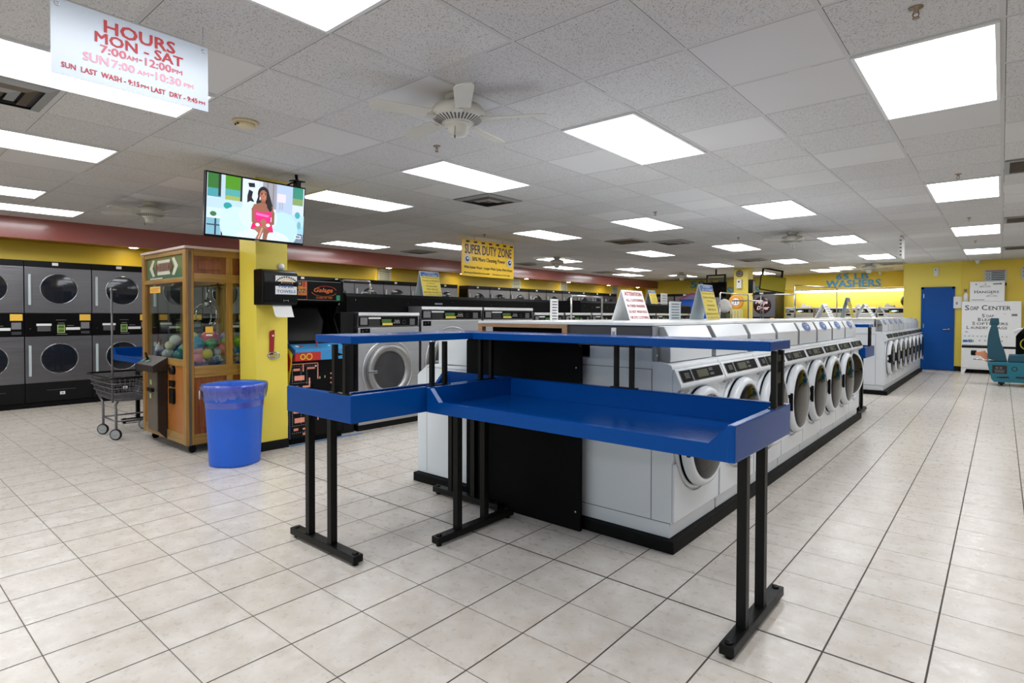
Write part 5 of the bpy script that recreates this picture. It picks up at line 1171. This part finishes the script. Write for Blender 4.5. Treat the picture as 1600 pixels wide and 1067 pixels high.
Flat((0, -.0105, 0), X_, Z_, .001).rects(GRINK, [(.42, .55, .39, .415)]).poly(GRINK, [(.55, .38), (.59, .402), (.55, .425)]).rect(INK, .03, .27, .035, .045).disc(INK, .115, .40, .013).obj('door_marks', t)
obj('side_lock', BX(.625, .66, .02, .06, .36, .43), GLOSB, t)
for x, z, w, lab in ((-.33, 2.16, .40, 'red headed rules sign above the HANGERS box'), (.33, 2.20, .45, 'red headed sign at the picture edge on the yellow wall')):
    t = thing('wall_sign', lab, 'sign', (x, 17.44, z), group='red headed wall signs'); obj('sign_board', BX(0, w, -.006, 0, 0, .28), PAPERG, t)
    Flat((0, -.0065, 0), X_, Z_, .001).rects(RED, [(.02, w - .02, .245, .262)]).ring(INK, .07, .17, .035, .028, 18).ring(INK, .07, .08, .035, .028, 18).rects(INK, [(.13, w - .03, .04 + .042 * k, .058 + .042 * k) for k in range(5)]).obj('sign_print', t)
t = thing('sanitizer_dispenser', 'white hand sanitizer dispenser beside the blue door', 'dispenser', (-.865, 17.598, 1.53)); obj('casing', BX(-.05, .13, -.10, 0, 0, .30, .03), WHITP, t); obj('sensor_window', BX(-.0, .04, -.104, -.098, .10, .16), GREYP, t)
t = thing('air_freshener', 'white air freshener box high above the blue door', 'air freshener', (-1.27, 17.598, 2.34)); obj('casing', BX(-.05, .05, -.07, 0, 0, .20, .015), WHITP, t); obj('sensor_window', BX(-.02, .0, -.074, -.068, .14, .17), GLOSB, t)
t = thing('detergent_bottle', 'white pump bottle on the soap machine left of the HANGERS box', 'bottle', (-.66, 17.2, 1.69)); obj('bottle', B().lathe([(.045, 0), (.045, .16), (.02, .2), (.015, .22)], n=20), WHITP, t); obj('pump_head', B().box(-.04, .02, -.01, .01, .24, .30, .003).lathe([(.012, .22), (.012, .25)], n=10), BRONZ, t)

# ============================================================ COIN RIDE
t = thing('ride_game', 'teal sit down racing ride with tall seat back at the picture edge', 'ride game', (-.20, 14.4, 0))
obj('body_shell', B().prism([(0, .46), (1.9, .46), (1.9, .10), (.10, .07), (.06, .12), (0, .40)], 'y', 0, .62, .012), TEAL, t)
Flat((0, -.001, 0), X_, Z_, .001).rect(INK, .07, .29, .24, .40).rects(GRINK, [(.11, .25, .26, .29), (.12, .16, .33, .37), (.18, .22, .33, .37), (.10, .26, .30, .315)]).disc(INK, .40, .34, .045).disc(TEAL, .40, .34, .03).poly(INK, [(.12, .17), (.30, .19), (.34, .165), (.20, .15)]).rects(INK, [(.42, .60, .165, .195), (.70, 1.2, .2, .3)]).obj('side_graphics', t)
g = B()
for x in (.16, 1.6): g.box(x, x + .10, .08, .54, .035, .10).lathe([(.03, -.02), (.03, .02)], (x + .05, .12, .03), 'x', 14)
obj('foot', g, GLOSB, t)
obj('seat_back', B().prism([(.02, .46), (.0, .56), (-.012, .70), (-.012, .84), (.0, .98), (.022, 1.09), (.045, 1.17), (.13, 1.17), (.15, 1.08), (.165, .96), (.20, .80), (.245, .68), (.27, .58), (.29, .46)], 'y', .10, .50, .02), TEALD, t, 'tall dark teal seat back')
obj('headrest', B().prism([(.035, 1.16), (.02, 1.22), (.03, 1.31), (.155, 1.31), (.165, 1.2), (.14, 1.16)], 'y', .16, .44, .015), TEALD, t); obj('headrest_pad', B().box(.018, .035, .2, .4, 1.19, 1.29, .006), AY, t)
obj('seat_cushion', B().prism([(.30, .46), (.32, .60), (.50, .60), (.9, .67), (1.0, .60), (1.0, .46)], 'y', .06, .56, .02), TEALD, t)
obj('console', B().prism([(.42, .56), (.42, .95), (.50, 1.08), (1.5, 1.20), (1.6, 1.10), (1.6, .50), (1.1, .60), (.7, .56)], 'y', .62, .70), MATTB, t)
obj('console_top', B().prism([(.40, 1.0), (.52, 1.06), (1.5, 1.20), (1.5, 1.26), (.45, 1.10), (.38, 1.06)], 'y', .55, .76, .01), PAPER, t, 'pale console top')
Flat((0, .618, 0), X_, Z_, .001).ring(AY, .60, .80, .12, .10, 24, 0, 4.4).ring(AY, .66, .68, .09, .075, 24, 3.4, 7.2).obj('console_art', t, 'yellow curved graphic')
g = B().tube([(.46, .40, .98), (.55, .40, 1.10), (.68, .40, 1.14)], .03, 8); g.ball((.60, .40, 1.16), .06, 2); obj('steering_handle', g, GLOSB, t)
obj('rear_spoiler', B().prism([(-.20, .62), (-.06, .66), (.0, .58), (.0, .44), (-.03, .44), (-.10, .56), (-.2, .57)], 'y', .2, .42, .01), mat('orange and cream fin', (226, 150, 110), .4, noise=.2), t); obj('spoiler_tip', B().box(-.27, -.18, .2, .42, .56, .66, .02), GLOSB, t)
obj('side_bar', B().tube([(-.22, .02, .50), (.10, .02, .49)], .014, 8), CHROME, t)

# ============================================================ CAMERA, DAYLIGHT, LOOK
cam = bpy.data.cameras.new('camera'); co = bpy.data.objects.new('camera', cam); C.objects.link(co)
yaw, pitch, roll = -.695, -.017, .003; f_ = 896.29; cx_, cy_ = 817.85, 506.86
fw = Vector((math.sin(yaw) * math.cos(pitch), math.cos(yaw) * math.cos(pitch), math.sin(pitch))); r0 = Vector((math.cos(yaw), -math.sin(yaw), 0)); u0 = r0.cross(fw)
r_ = math.cos(roll) * r0 + math.sin(roll) * u0; u_ = -math.sin(roll) * r0 + math.cos(roll) * u0
co.matrix_world = Matrix((( r_.x, u_.x, -fw.x, 0), (r_.y, u_.y, -fw.y, 0), (r_.z, u_.z, -fw.z, 1.35), (0, 0, 0, 1)))
cam.sensor_fit = 'HORIZONTAL'; cam.sensor_width = 36; cam.lens = f_ / 1600 * 36
cam.shift_x = (800 - cx_) / 1600; cam.shift_y = (cy_ - 533.5) / 1600
cam.clip_start = .05; cam.clip_end = 100
sc = bpy.context.scene; sc.camera = co
wd = bpy.data.worlds.new('daylight'); sc.world = wd; wd.use_nodes = True; wn = wd.node_tree
sky = wn.nodes.new('ShaderNodeTexSky'); sky.sky_type = 'NISHITA'; sky.sun_elevation = .6; sky.sun_rotation = PI * .1; sky.sun_disc = False
wn.links.new(sky.outputs[0], wn.nodes['Background'].inputs[0]); wn.nodes['Background'].inputs[1].default_value = .25
sc.view_settings.view_transform = 'Standard'; sc.view_settings.look = 'None'; sc.view_settings.gamma = 1; sc.view_settings.exposure = .72; sc.view_settings.use_curve_mapping = False
sc.cycles.use_denoising = True
sc.cycles.max_bounces = 8; sc.cycles.diffuse_bounces = 5; sc.cycles.glossy_bounces = 4; sc.cycles.transparent_max_bounces = 12; sc.cycles.caustics_reflective = False; sc.cycles.caustics_refractive = False
sc.cycles.sample_clamp_indirect = 6
